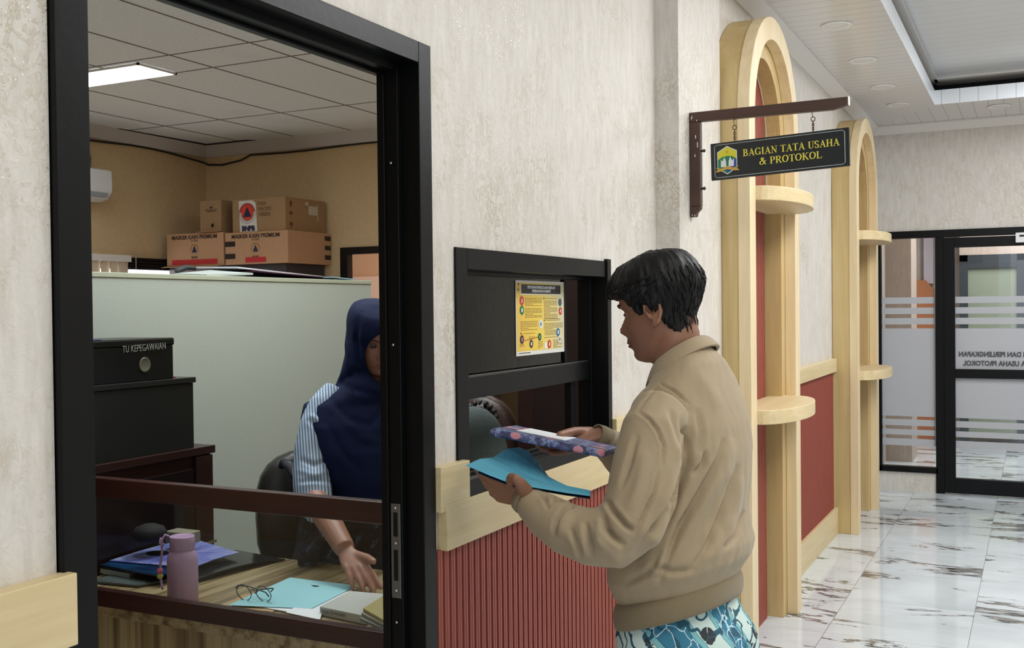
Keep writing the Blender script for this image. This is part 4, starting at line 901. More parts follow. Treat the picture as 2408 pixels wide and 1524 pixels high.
# chains
def chain(u, ztop, name='hanging_chain'):
    c = SP(u, 0, 0)+Vector((.008, 0, 0)); b = MB(); n = 5; L = (ztop-c.z); 
    b.tube([c+Vector((0, .007*cos(t), L*.62+.008*sin(t))) for t in [2*pi*i/14 for i in range(14)]], .0016, 5, closed=True)
    for i in range(n):
        z0 = L*.5*(i+.5)/n; d = Vector((0, 1, 0)) if i % 2 else Vector((1, 0, 0))
        b.tube([c+d*(.0035*cos(t))+Vector((0, 0, z0+.0068*sin(t))) for t in [2*pi*j/10 for j in range(10)]], .0013, 5, closed=True)
    b.tube([c+Vector((0, .0, L*.62+.006)), c+Vector((0, .004, L*.9)), c+Vector((0, .001, L+.006))], .0012, 5)
    b.tube([c+Vector((.019*cos(t), .0, L+.018+.022*sin(t))) for t in [2*pi*i/16 for i in range(16)]], .0012, 5, closed=True) if u < .5 else None
    child(b.build(name, mat('rusty_chain', srgb(92, 66, 50), .5, metal=.5), smooth=True), sg)
chain(.18, 2.186); chain(.75, 2.188)
# ---- poster on the kiosk glass
def poster():
    X1, X2, Z1, Z2 = 2.680, 3.024, 1.363, 1.579; F = 1.3205
    t = thing('wall_poster', 'yellow printed notice taped to the smoked kiosk glass', 'poster', (2.85, F, 1.47))
    Wd, Hh = X2-X1, Z2-Z1
    m, n, l, bb = new_mat('poster_yellow'); s_ = sep(n, l, objcoord(n)); f = mth(n, l, 'DIVIDE', mth(n, l, 'SUBTRACT', s_[0], X1), Wd)
    r = ramp(n, [(0, srgb(226, 186, 76)), (.45, srgb(236, 204, 84)), (.8, srgb(222, 206, 142)), (1, srgb(212, 206, 178))]); l.new(f, r.inputs[0]); l.new(r.outputs[0], bb.inputs[0]); bb.inputs['Roughness'].default_value = .4
    child(box('paper', mat('poster_white', srgb(222, 220, 214), .5), X1, X2, F-.0006, F, Z1, Z2), t)
    P = lambda u, v, d=0: Vector((X1+u*Wd, F-.001-d, Z2-v*Hh))
    def rect(b, u0, u1, v0, v1, d=0): b.poly([P(u0, v0, d), P(u1, v0, d), P(u1, v1, d), P(u0, v1, d)])
    b = MB(); b.poly([P(.015, .03), (P(.985, .03)), P(.985, .945), P(.30, .945), P(.30, .945), P(.015, .945)]); child(b.build('yellow_field', m), t)
    b = MB(); rect(b, .09, .92, .05, .19, .0003); child(b.build('white_rule', mat('poster_rule', srgb(240, 236, 214), .5)), t)
    b = MB(); rect(b, .10, .91, .05, .175, .0006); child(b.build('title_band', mat('poster_black', srgb(30, 26, 28), .4)), t)
    wt = mat('poster_letter', srgb(232, 232, 232), .5)
    text('PEDOMAN PENGELOLAAN RISALAH', .0115, tuple(P(.5, .088, .001)), (1, 0, 0), ZZ, wt, 'lettering', t, bold=.0003, sx=1.05)
    text('PERSIDANGAN KABINET', .0115, tuple(P(.5, .138, .001)), (1, 0, 0), ZZ, wt, 'lettering', t, bold=.0003, sx=1.05)
    tx = mat('poster_small_print', srgb(120, 96, 44), .6); rnd = random.Random(3)
    def block(nm, u0, u1, v0, nl, dv=.0195):
        b = MB()
        for i in range(nl):
            u = u0; ue = u1 if i % 5 != 4 else u0+(u1-u0)*.45
            while u < ue-.01:
                w_ = min(ue-u, rnd.uniform(.02, .06)); rect(b, u, u+w_, v0+i*dv, v0+i*dv+.007, .0004); u += w_+.008
        child(b.build('small_print', tx), t)
    block('', .17, .51, .235, 6); block('', .17, .51, .37, 7); block('', .08, .42, .545, 6, .022); block('', .12, .36, .705, 1)
    block('', .58, .86, .235, 1); block('', .55, .84, .27, 14, .0185); block('', .58, .9, .52, 2); block('', .55, .96, .58, 5); block('', .56, .80, .68, 4); block('', .55, .84, .775, 1); block('', .74, .93, .82, 6, .02); block('', .06, .16, .85, 2); block('', .42, .52, .83, 5, .02); block('', .24, .36, .755, 2)
    kr = Wd/Hh
    def dot(u, v, r, col, inner=(225, 220, 210)):
        b = MB(); c = P(u, v, .0008); disc(b, c, .0, r, Vector((1, 0, 0)), ZZ, 18); o = b.build('icon', mat('icon_ink', srgb(*col), .5)); child(o, t)
        b = MB(); b.poly([c+Vector((-r*.4, -.0004, -r*.45)), c+Vector((r*.4, -.0004, -r*.3)), c+Vector((r*.25, -.0004, r*.5)), c+Vector((-r*.3, -.0004, r*.4))]); child(b.build('icon_glyph', mat('icon_glyph_ink', srgb(*inner), .5)), t)
    rr = .0135
    dot(.11, .27, rr, (196, 52, 52), (240, 170, 170)); dot(.11, .395, rr, (22, 112, 70)); dot(.895, .29, rr*.9, (28, 90, 120), (150, 60, 90)); dot(.9, .415, rr*.9, (190, 48, 52), (240, 190, 190))
    dot(.48, .59, rr, (226, 226, 222), (70, 120, 160)); dot(.105, .785, rr*.95, (52, 34, 34), (180, 120, 160)); dot(.455, .765, rr*.85, (24, 76, 40), (80, 190, 100)); dot(.285, .85, rr*.9, (60, 30, 30)); dot(.845, .715, rr*.95, (30, 104, 150), (220, 226, 230)); dot(.88, .815, rr*.9, (226, 222, 214), (90, 96, 110)); dot(.655, .875, rr*.95, (200, 40, 44), (236, 220, 150))
    b = MB()
    for i in range(6):
        u = .17+i*.046; v = .80-.006*i; rect(b, u-.008, u+.008, v-.008, v+.008, .0005); rect(b, u-.02, u+.03, v-.002, v+.002, .0004)
    child(b.build('red_chain', mat('poster_red', srgb(170, 44, 30), .5)), t)
    b = MB(); rect(b, .56, .61, .845, .93, .0004); rect(b, .02, .29, .945, .985, .0004); child(b.build('white_box', wt), t)
    b = MB()
    for u, v in ((.05, .05), (.045, .12)): rect(b, u-.008, u+.008, v-.012, v+.02, .0006)
    for u, v in ((.55, .235), (.555, .54), (.09, .705)): rect(b, u-.008, u+.008, v-.012, v+.012, .0006)
    rect(b, .04, .27, .96, .972, .0006); child(b.build('black_bullet', mat('poster_ink', srgb(60, 46, 20), .5)), t)
poster()
# ================================================================ PEOPLE
def PT(px, py, D): return Vector((0, 0, HC))+ray(px, py)*D
def to_px(p):
    d = p-Vector((0, 0, HC)); return (1204+FPX*d.dot(CR)/d.dot(CF), 762-FPX*d.dot(CU)/d.dot(CF), d.dot(CF))
def sculpt(b, name, m, voxel, smooth=2, cut=None, union=None, iters=1):
    """merge overlapping closed shapes into one continuous skin"""
    bmesh.ops.recalc_face_normals(b.b, faces=b.b.faces)
    me = bpy.data.meshes.new(name); b.b.to_mesh(me); b.b.free()
    o = bpy.data.objects.new(name, me); C.objects.link(o)
    r = o.modifiers.new('r', 'REMESH'); r.mode = 'VOXEL'; r.voxel_size = voxel; r.adaptivity = 0
    if smooth: s = o.modifiers.new('s', 'SMOOTH'); s.factor = .5; s.iterations = smooth
    if cut:
        k = o.modifiers.new('b', 'BOOLEAN'); k.operation = 'DIFFERENCE'; k.object = cut; k.solver = 'FAST' if hasattr(k, 'solver') else k.solver
    dg = bpy.context.evaluated_depsgraph_get(); dg.update()
    n = bpy.data.meshes.new_from_object(o.evaluated_get(dg)); n.name = name
    bpy.data.objects.remove(o); bpy.data.meshes.remove(me)
    n.materials.clear()
    for x in (m if isinstance(m, (list, tuple)) else [m]): n.materials.append(x)
    for p in n.polygons: p.use_smooth = True
    o = bpy.data.objects.new(name, n); C.objects.link(o); return o
def displace(o, fn):
    me = o.data; nr = [v.normal.copy() for v in me.vertices]
    for v, q in zip(me.vertices, nr):
        d = fn(v.co, q)
        if d: v.co += q*d
    me.update()
def ell_ring(c, F, L, a, bb, k=28, p=2.3, tilt=0, z=Vector((0, 0, 1))):
    out = []; sg = lambda t: math.copysign(abs(t)**(2/p), t)
    for i in range(k):
        t = 2*pi*i/k; f = a*sg(cos(t)); s = bb*sg(sin(t)); out.append(c+F*f+L*s-z*(tilt*f))
    return out
def interp(tab, z):
    for (a, *va), (c, *vc) in zip(tab, tab[1:]):
        if (a <= z <= c) or (a >= z >= c):
            t = (z-a)/(c-a) if c != a else 0; t = t*t*(3-2*t)*.35+t*.65
            return [x+(y-x)*t for x, y in zip(va, vc)]
    return list(tab[0][1:]) if abs(z-tab[0][0]) < abs(z-tab[-1][0]) else list(tab[-1][1:])
HEAD = [(0.128, 0.0, -0.0391, 0.012, 0), (0.122, 0.035, -0.0626, 0.04, 0), (0.112, 0.056, -0.0766, 0.056, 0), (0.098, 0.071, -0.087, 0.067, 0), (0.08, 0.083, -0.094, 0.073, 0), (0.062, 0.089, -0.0966, 0.0755, 0.001), (0.048, 0.09, -0.0957, 0.0755, 0.006), (0.038, 0.088, -0.0931, 0.075, 0.005), (0.028, 0.082, -0.0905, 0.074, 0.007), (0.018, 0.08, -0.087, 0.073, 0.014), (0.006, 0.081, -0.0818, 0.0715, 0.022), (-0.006, 0.082, -0.0757, 0.07, 0.031), (-0.014, 0.082, -0.0705, 0.069, 0.034), (-0.022, 0.082, -0.0653, 0.067, 0.026), (-0.03, 0.082, -0.06, 0.065, 0.014), (-0.038, 0.081, -0.0539, 0.063, 0.02), (-0.043, 0.08, -0.0505, 0.061, 0.022), (-0.048, 0.08, -0.047, 0.059, 0.013), (-0.055, 0.078, -0.0418, 0.056, 0.021), (-0.064, 0.075, -0.0348, 0.053, 0.012), (-0.076, 0.073, -0.0244, 0.048, 0.018), (-0.088, 0.069, -0.0122, 0.041, 0.018), (-0.097, 0.058, 0.004, 0.03, 0.014), (-0.103, 0.045, 0.018, 0.014, 0.006)]
def head_pts(b, O, F, Lf, U, sc=1.0, k=56, ear=True):
    """O: midpoint between the ears; F forward, Lf left, U up"""
    rings = []
    n = 60
    for i in range(n+1):
        z = .128-(.231)*i/n; f, bk2, w_, nz = interp(HEAD, z); ring = []
        c = (f+bk2)/2*.75; 
        for q in range(k):
            t = 2*pi*q/k; x = cos(t); y = sin(t)
            fr = (f-c) if x > 0 else (c-bk2)
            px_ = c+fr*math.copysign(abs(x)**(.92), x); py_ = w_*math.copysign(abs(y)**.88, y)
            if x > 0:
                sig = .0125 if z > -.026 else (.020 if z > -.07 else .024)
                if z > .02: sig = .011+.4*max(0, z-.034)
                px_ += nz*math.exp(-(py_/sig)**2)
                if -.026 < z < -.004: px_ += .004*math.exp(-((abs(py_)-.013)/.005)**2)
                if .005 < z < .034: px_ -= .007*math.exp(-((abs(py_)-.031)/.013)**2)*math.exp(-((z-.021)/.011)**2)   # sockets
                if .034 < z < .056: px_ += .004*math.exp(-((abs(py_)-.028)/.016)**2)
                if -.03 < z < .012: px_ += .004*math.exp(-((abs(py_)-.042)/.014)**2)                              # cheekbones
            ring.append(O+(F*px_+Lf*py_+U*z)*sc)
        rings.append(ring)
    b.loft(rings)
    if ear:
        for s in (-1, 1):
            E = O+(Lf*(s*.071)+F*-.004+U*.004)*sc; out = (Lf*s*.86-F*.5).normalized(); A = F*.9+Lf*s*.3
            path = [(.010, -.002), (.018, .012), (.018, .026), (.006, .035), (-.008, .033), (-.018, .022), (-.020, .006), (-.015, -.010), (-.007, -.022), (.002, -.028), (.008, -.020)]
            b.tube([E+(A*x+U*(z+.002*0)+out*(.010+.006*(x < 0)))*sc for x, z in path], [.003, .0035, .004, .0045, .0045, .005, .005, .0045, .005, .006, .004], 8)
            b.tube([E+(A*x+U*z+out*(.006))*sc for x, z in ((.006, .022), (-.006, .020), (-.010, .004), (-.004, -.010), (.004, -.016))], [.006, .007, .008, .008, .006], 8)
            b.tube([E+(A*.012+U*.004+out*.006)*sc, E+(A*.010+U*-.008+out*.007)*sc], [.004, .005], 8)
def hand_pts(b, Wp, d, n, s, sc=1.0, curl=(35, 35, 35, 40), spread=.5, thumb=None, fist=0):
    """Wp wrist, d towards fingers, n towards palm side, s towards the thumb"""
    d, n, s = d.normalized(), n.normalized(), s.normalized()
    rr = []
    for t_, w_, h_ in ((-.02, .026, .019), (.0, .027, .018), (.02, .031, .017), (.045, .038, .016), (.07, .041, .0145), (.088, .040, .012)):
        c = Wp+d*t_*sc; rr.append([c+s*(w_*sc*cos(2*pi*i/16)*1.0)+n*(h_*sc*sin(2*pi*i/16)) for i in range(16)])
    b.loft(rr)
    ln = (.072, .080, .074, .058); rad = (.0092, .0095, .009, .008)
    for i in range(4):
        base = Wp+(d*(.082-.004*abs(i-1.2))+s*(.029-.0195*i))*sc; dd = (d+s*(spread*(.18-.12*i))).normalized(); a = radians(curl[i])*.55; p = base-dd*.015*sc; pts = [p, base]; r_ = [rad[i]*1.05*sc, rad[i]*1.1*sc]; ang = 0
        for j, f in enumerate((.45, .30, .25)):
            ang += a if j == 0 else radians(curl[i])
            v = dd*cos(ang)+n*sin(ang); q = pts[-1]+v*(ln[i]*f*sc); pts.append(pts[-1].lerp(q, .55)); r_.append(rad[i]*(.95-.06*j)*sc); pts.append(q); r_.append(rad[i]*((1.0-.08*j) if j < 2 else .62)*sc)
        b.tube(pts, r_, 10, up=tuple(s))
    tb_ = Wp+(d*.018+s*.020+n*.006)*sc
    tgt = thumb if thumb is not None else Wp+(d*.075+s*.062+n*.02)*sc
    m1 = tb_.lerp(tgt, .42)+(s*.010)*sc; m2 = tb_.lerp(tgt, .74)+(s*.006)*sc
    b.tube([tb_-(tgt-tb_)*.15, tb_, m1, m2, tgt.lerp(m2, .25), tgt], [.014*sc, .0155*sc, .0125*sc, .0105*sc, .0098*sc, .0065*sc], 10)
skin = mat('tan_skin', srgb(142, 100, 78), .5, bump=.05, bscale=300, var=.03); skin.node_tree.nodes['Principled BSDF'].inputs['Subsurface Weight'].default_value = .12
skin.node_tree.nodes['Principled BSDF'].inputs['Subsurface Radius'].default_value = (.02, .008, .005)
hairm = mat('black_hair', srgb(12, 11, 13), .55, spec=.3)
# ---------------------------------------------------------------- the man at the kiosk
man = thing('person', 'man with short black hair in a khaki jacket holding folders at the kiosk', 'person', (2.33, .73, 0))
TB = radians(88.0); U0 = Vector((0, 0, 1))
HF = Vector((cos(TB), sin(TB), 0)); HL = Vector((-sin(TB), cos(TB), 0))
pit = radians(13); F_ = HF*cos(pit)-U0*sin(pit); UU = U0*cos(pit)+HF*sin(pit)
HO = PT(1556, 744, 2.45)
BF = Vector((cos(radians(80)), sin(radians(80)), 0)); BL = Vector((-BF.y, BF.x, 0))
Dc = 2.42
def mring(py, L, R, asp=1.55, k=30, tilt=0, D=Dc, p=2.35):
    c = PT((L+R)/2, py, D); hw = (R-L)/2*D/FPX; v = ray((L+R)/2, py).normalized(); st = abs(BF.cross(v).z); ct = abs(BF.dot(v))
    a = hw/math.sqrt(st*st+(asp*ct)**2); return ell_ring(c, BF, BL, a, a*asp, k, p, tilt)
b = MB(); head_pts(b, HO, F_, HL, UU, .97)
neck0 = PT(1592, 800, 2.44); neck1 = PT(1612, 880, 2.43)
b.tube([HO+UU*.035-F_*.018, HO-UU*.02-F_*.024, HO-UU*.06-F_*.022, PT(1588, 830, 2.44), neck1, PT(1612, 960, 2.43)], [.045, .054, .056, .057, .064, .07], 24)
b.loft([mring(900, 1550, 1690), mring(960, 1510, 1725), mring(1120, 1490, 1730), mring(1280, 1500, 1705), mring(1380, 1500, 1700)])
# arms inside the sleeves and the two hands
LS, LE, LW = PT(1545, 985, 2.26), PT(1452, 1262, 2.21), PT(1226, 1168, 2.32)
RS, RE, RW = PT(1680, 985, 2.58), PT(1560, 1142, 2.65), PT(1402, 1026, 2.57)
b.tube([LS, LS.lerp(LE, .5), LE, LE.lerp(LW, .5)-U0*.012, LW], [.05, .042, .036, .030, .025], 14)
b.tube([RS, PT(1640, 1060, 2.625), RE, RE.lerp(RW, .5), RW], [.05, .042, .034, .028, .025], 14)
d_l = (PT(1168, 1150, 2.37)-LW).normalized()
hand_pts(b, LW+d_l*.006, d_l, (U0*.55+HL*.0+CF*.62-CR*.1), (U0*.72-CR*.15-CF*.35), .92, curl=(24, 34, 42, 48), thumb=PT(1204, 1121, 2.268))
b.tube([PT(1240, 1168, 2.31), PT(1234, 1152, 2.29), PT(1222, 1134, 2.272), PT(1211, 1124, 2.266), PT(1205, 1120, 2.266)], [.020, .017, .0125, .0105, .007], 12)
d_r = (PT(1330, 1046, 2.56)-RW).normalized()
hand_pts(b, RW+d_r*.005, d_r, U0*.8-CF*.4, (U0*.45+CF*.85), .95, curl=(8, 10, 12, 14), thumb=PT(1312, 1024, 2.49))
# legs down to the floor
hipc = PT(1600, 1400, 2.43); hipc = Vector((hipc.x, hipc.y, .86))
for s in (-1, 1):
    h = hipc+BL*(s*.09); b.tube([h+U0*.06, h-U0*.1, Vector((h.x, h.y, .48))+BF*.01+BL*(s*.015), Vector((h.x, h.y, .10))+BL*(s*.02)], [.055, .07, .055, .038], 16)
    f0 = Vector((h.x, h.y, .05))+BL*(s*.02); b.tube([f0-BF*.05, f0+BF*.06, f0+BF*.16+U0*-.02], [.036, .036, .022], 12)
body = sculpt(b, 'body', skin, .0042, 2); child(body, man)
# eyes, brows, lips
for s in (-1, 1):
    e = HO+F_*.0655+HL*(s*.030)+UU*.019; bb_ = MB()
    bb_.lathe([(.001, -.0125), (.0066, -.0103), (.0115, -.0045), (.0126, 0), (.0115, .0045), (.0066, .0103), (.001, .0125)], e+UU*.0012, 16); child(bb_.build('eyelid', skin, smooth=True), man); bb_ = MB(); bb_.lathe([(.001, -.0115), (.006, -.0095), (.0105, -.004), (.0115, 0), (.0105, .004), (.006, .0095), (.001, .0115)], e, 16)
    child(bb_.build('eye', mat('eye_white', srgb(200, 190, 184), .3), smooth=True), man)
    bb_ = MB(); bb_.tube([e+HL*(s*(-.011+.022*i/6))+F_*(.0118-.0055*((i-3)/3)**2)+UU*(.003-.0035*((i-3)/3)**2) for i in range(7)], [.0006, .0016, .0022, .0026, .0024, .0018, .0008], 6)
    child(bb_.build('eyelash', hairm, smooth=True), man)
    bb_ = MB(); bb_.tube([HO+HL*(s*(.012+.034*i/6))+F_*(.0915-.016*(i/6)**2)+UU*(.040+.007*sin(i/6*2.4)) for i in range(7)], [.0015, .0034, .004, .0036, .003, .0022, .001], 8, flat=(1, .6))
    child(bb_.build('eyebrow', hairm, smooth=True), man)
lipm = mat('brown_lip', srgb(112, 62, 56), .45)
bb_ = MB(); bb_.tube([HO+HL*(.022*(i-4)/4)+F_*(.0945-.0165*((i-4)/4)**2)+UU*(-.0425) for i in range(9)], [.001, .0022, .003, .0034, .0036, .0034, .003, .0022, .001], 8); bb_.tube([HO+HL*(.020*(i-4)/4)+F_*(.0925-.015*((i-4)/4)**2)+UU*(-.0510) for i in range(9)], [.001, .0025, .0035, .004, .0044, .004, .0035, .0025, .001], 8)
child(bb_.build('lips', lipm, smooth=True), man)
bb_ = MB(); bb_.tube([HO+HL*(.020*(i-4)/4)+F_*(.0945-.016*((i-4)/4)**2)+UU*(-.0372) for i in range(9)], [.0008, .0016, .0018, .0018, .0018, .0018, .0018, .0016, .0008], 6); child(bb_.build('moustache', mat('thin_moustache', srgb(60, 40, 34), .8), smooth=True), man)
# hair: a full cap swept forward with separate locks
b = MB(); rings = []; k = 56; n = 34
def hair_r(t, z):
    """offset of the hair outside the skull at angle t (0 front) and height z"""
    return .007+.016*max(0, min(1, (z-.0)/.06))-.004*max(0, -cos(t))-.006*max(0, cos(t))*(z > .07)
for i in range(n+1):
    z = .128-.222*i/n; f, bk2, w_, nz = interp(HEAD, z); ring = []; c = (f+bk2)/2*.75
    bk0, w0 = bk2, w_
    for q in range(k):
        t = 2*pi*q/k; x, y = cos(t), sin(t); o_ = hair_r(t, z)
        bk2, w_ = (min(bk0, -.072), max(w0, .054)) if (z < -.02 and x < -.25) else (bk0, w0)
        fr = (f-c) if x > 0 else (c-bk2)
        # hairline: high in front, sideburns, round the ear, low at the nape
        at = abs((t+pi) % (2*pi)-pi)
        lim = .066 if at < .95 else (.066-(at-.95)/.35*.062 if at < 1.30 else (.004+.034*(at-1.30)/.15 if at < 1.45 else (.038-.050*(at-1.45)/.5 if at < 1.95 else -.012-.062*min(1, (at-1.95)/.5))))
        vis = 1 if z > lim else max(-1, 1-(lim-z)/.010*1.6)
        rr_ = 1; off = o_*vis if vis > 0 else -.012
        ring.append(HO+F_*(c+(fr+off)*math.copysign(abs(x)**.92, x))+HL*((w_+off*.85)*math.copysign(abs(y)**.88, y))+UU*(z+ (o_*.9*max(0, z-.06)/.06)))
    rings.append(ring)
b.loft(rings)
# fringe pushed forward
b.tube([HO+F_*.02+UU*.126, HO+F_*.062+UU*.115, HO+F_*.094+UU*.096, HO+F_*.118+UU*.073], [.024, .026, .019, .006], 16, flat=(1.9, 1))
hair = sculpt(b, 'hair', hairm, .0035, 2)
def hw(co, nr):
    p = co-HO; a = math.atan2(p.dot(HL), p.dot(F_)+.02); v = noise.noise(Vector((a*9, p.dot(UU)*22, 0)))*.004+noise.noise(Vector((a*30, p.dot(UU)*30, 3)))*.0022
    return v
displace(hair, hw); child(hair, man)
rnd = random.Random(11); b = MB()
from mathutils.bvhtree import BVHTree
def bvh_of(o):
    me = o.data; return BVHTree.FromPolygons([v.co for v in me.vertices], [p.vertices[:] for p in me.polygons])
hb = bvh_of(hair)
for i in range(620):
    a = rnd.uniform(-pi, pi); z = rnd.uniform(-.035, .135)
    st = HO+F_*(cos(a)*.2)+HL*(sin(a)*.2)+UU*(z*1.3)
    hit = hb.ray_cast(st, (HO+UU*.02-st).normalized())
    if hit[0] is None: continue
    p, nn = hit[0], hit[1]; L = rnd.uniform(.02, .045); rel = p-HO
    if abs(rel.dot(HL)) > .05 and rel.dot(UU) < .03 and rel.dot(F_) > -.045: continue
    if rel.dot(F_) > .03 and rel.dot(UU) < .066: continue
    if rel.dot(UU) < -.035: continue
    flow = (F_*(1.0 if rel.dot(UU) > .05 else .25)-UU*(.55 if rel.dot(UU) < .07 else .12)+HL*rnd.uniform(-.35, .35))
    if rel.dot(F_) < -.05: flow = -UU+HL*rnd.uniform(-.3, .3)-F_*.1
    pts = [p-nn*.002]; r0 = rnd.uniform(.0012, .0026)
    for j in range(4):
        flow = (flow-nn*flow.dot(nn)).normalized(); q = pts[-1]+flow*(L/4); h2 = hb.find_nearest(q); q = h2[0]+h2[1]*(.0012+(.0035*(j/3)**2)*rnd.random()*(2.2 if rel.dot(UU) > .09 else .8)); nn = h2[1]; pts.append(q)
    b.tube(pts, [r0*.6, r0, r0, r0*.7, r0*.15], 5)
child(b.build('hair_locks', hairm, smooth=True), man)
# jacket
jm = mat('khaki_cotton', srgb(162, 144, 116), .78, bump=.12, bscale=420, var=.02, sheen=.15)
jr = mat('khaki_rib', srgb(130, 115, 88), .85, bump=.25, bscale=500, stretch=(1, 1, .05), sheen=.15)
b = MB()
b.loft([mring(846, 1540, 1662, 1.12, tilt=.64), mring(856, 1534, 1672, 1.2, tilt=.60), mring(880, 1528, 1704, 1.5, tilt=.42), mring(905, 1518, 1726, 1.65, tilt=.15), mring(940, 1500, 1744, 1.6), mring(990, 1482, 1756, 1.5), mring(1050, 1472, 1762, 1.45), mring(1120, 1466, 1760, 1.42), mring(1190, 1459, 1753, 1.42),
        mring(1250, 1450, 1757, 1.42, tilt=.08), mring(1290, 1444, 1764, 1.42, tilt=.16), mring(1330, 1446, 1758, 1.42, tilt=.24), mring(1362, 1458, 1738, 1.42, tilt=.28), mring(1392, 1474, 1722, 1.42, tilt=.30)])
LAP = [(1560, 955, 2.28, 62), (1535, 1010, 2.245, 74), (1522, 1090, 2.22, 80), (1508, 1170, 2.20, 82), (1484, 1228, 2.19, 82), (1440, 1262, 2.19, 76), (1385, 1262, 2.21, 66), (1330, 1243, 2.245, 60), (1282, 1212, 2.28, 52), (1246, 1184, 2.305, 40), (1234, 1174, 2.315, 30)]
b.tube([PT(x, y, D) for x, y, D, r in LAP], [r*D/FPX for x, y, D, r in LAP], 26)
RAP = [(1680, 960, 2.56, 62), (1650, 1050, 2.62, 74), (1590, 1150, 2.66, 74), (1530, 1150, 2.65, 66), (1480, 1090, 2.62, 52), (1438, 1052, 2.59, 42), (1410, 1032, 2.575, 32)]
b.tube([PT(x, y, D) for x, y, D, r in RAP], [r*D/FPX for x, y, D, r in RAP], 24)
jk = sculpt(b, 'jacket', jm, .0046, 7)
CRE = [  # folds seen on the cloth: polyline, depth (m), width (px)
 ([(1497, 966), (1525, 985), (1545, 1010), (1561, 1050), (1558, 1100)], -.006, 5), ([(1548, 901), (1587, 921), (1623, 953)], -.004, 4), ([(1548, 905), (1510, 950), (1497, 966)], -.003, 4),
 ([(1620, 1000), (1616, 1095), (1590, 1160), (1568, 1205), (1535, 1256), (1490, 1312)], -.016, 14),
 ([(1703, 1030), (1690, 1080), (1672, 1115), (1635, 1180), (1600, 1237), (1570, 1310), (1548, 1379)], -.010, 9), ([(1720, 1030), (1700, 1110), (1655, 1180), (1622, 1245), (1590, 1330)], .008, 12),
 ([(1735, 1090), (1715, 1160), (1690, 1224), (1660, 1290), (1622, 1345)], -.009, 9), ([(1745, 1120), (1728, 1190), (1708, 1250), (1670, 1320)], .007, 10),
 ([(1752, 1200), (1728, 1260), (1703, 1290)], -.009, 8), ([(1660, 1060), (1655, 1090), (1626, 1120)], -.008, 8), ([(1640, 960), (1650, 1020), (1640, 1070)], -.004, 10),
 ([(1600, 980), (1612, 1040), (1600, 1090)], -.007, 8), ([(1596, 1110), (1560, 1200), (1540, 1240)], .008, 10),
 ([(1530, 1330), (1580, 1345), (1640, 1340)], -.005, 9), ([(1470, 1372), (1520, 1350), (1560, 1300)], -.006, 8), ([(1500, 1345), (1545, 1330), (1600, 1270)], .006, 10),
 ([(1303, 1256), (1310, 1225), (1330, 1195), (1352, 1188)], -.010, 7), ([(1318, 1262), (1328, 1230), (1345, 1205)], .007, 8), ([(1263, 1160), (1281, 1170), (1290, 1200)], -.006, 6), ([(1296, 1186), (1313, 1171), (1325, 1176)], -.006, 6),
 ([(1375, 1225), (1385, 1270), (1392, 1310)], -.008, 8), ([(1416, 1213), (1425, 1240), (1442, 1262), (1470, 1285)], -.012, 9), ([(1400, 1235), (1410, 1270), (1430, 1300)], .008, 9), ([(1425, 1175), (1440, 1200), (1470, 1235), (1490, 1250)], -.010, 8),
 ([(1500, 1020), (1480, 1090), (1458, 1150)], -.005, 8), ([(1520, 1060), (1500, 1150), (1475, 1200)], .005, 11), ([(1548, 1110), (1538, 1160), (1510, 1220), (1490, 1260)], -.006, 5),
 ([(1340, 1240), (1360, 1290), (1365, 1315)], -.006, 7), ([(1640, 870), (1660, 910), (1690, 960)], .003, 12), ([(1575, 960), (1590, 1010), (1600, 1060)], -.005, 9)]
def segd(x, y, a, c):
    dx, dy = c[0]-a[0], c[1]-a[1]; L2 = dx*dx+dy*dy; t = max(0, min(1, ((x-a[0])*dx+(y-a[1])*dy)/L2)); return math.hypot(x-a[0]-t*dx, y-a[1]-t*dy)
cpos = Vector((0, 0, HC))
def folds(cre, gen=.004):
    bbx = [(min(p[0] for p in c[0])-40, max(p[0] for p in c[0])+40, min(p[1] for p in c[0])-40, max(p[1] for p in c[0])+40) for c in cre]
    def fn(co, nr):
        v = noise.noise(co*9)*gen*.7+abs(noise.noise(Vector((co.x*24+7, co.y*24, co.z*9))))*gen*.8+noise.noise(co*70)*gen*.08
        if nr.dot(cpos-co) > 0:
            x, y, D = to_px(co)
            for (c, dp, w_), bx_ in zip(cre, bbx):
                if bx_[0] < x < bx_[1] and bx_[2] < y < bx_[3]:
                    n_ = len(c)-1; best = (1e9, 0, 1)
                    for j in range(n_):
                        a, q = c[j], c[j+1]; dx, dy = q[0]-a[0], q[1]-a[1]; L2 = dx*dx+dy*dy; t = max(0, min(1, ((x-a[0])*dx+(y-a[1])*dy)/L2))
                        m_ = math.hypot(x-a[0]-t*dx, y-a[1]-t*dy)
                        if m_ < best[0]: best = (m_, (j+t)/n_, 1 if dx*(y-a[1])-dy*(x-a[0]) > 0 else -1)
                    m_, u, sd_ = best
                    if m_ < w_*4: v += dp*max(0, sin(pi*min(1, max(0, u))))**.7*(math.exp(-(m_/w_)**2)-(.30 if sd_ > 0 else .12)*math.exp(-((m_-w_*1.8)/(w_*1.1))**2))
        return v
    return fn
CRE = [(c, 1.7*dp*(1.0 if dp < 0 else .7), w_*(.8 if dp < 0 else 1.25)) for c, dp, w_ in CRE]
displace(jk, folds(CRE, .003)); child(jk, man)
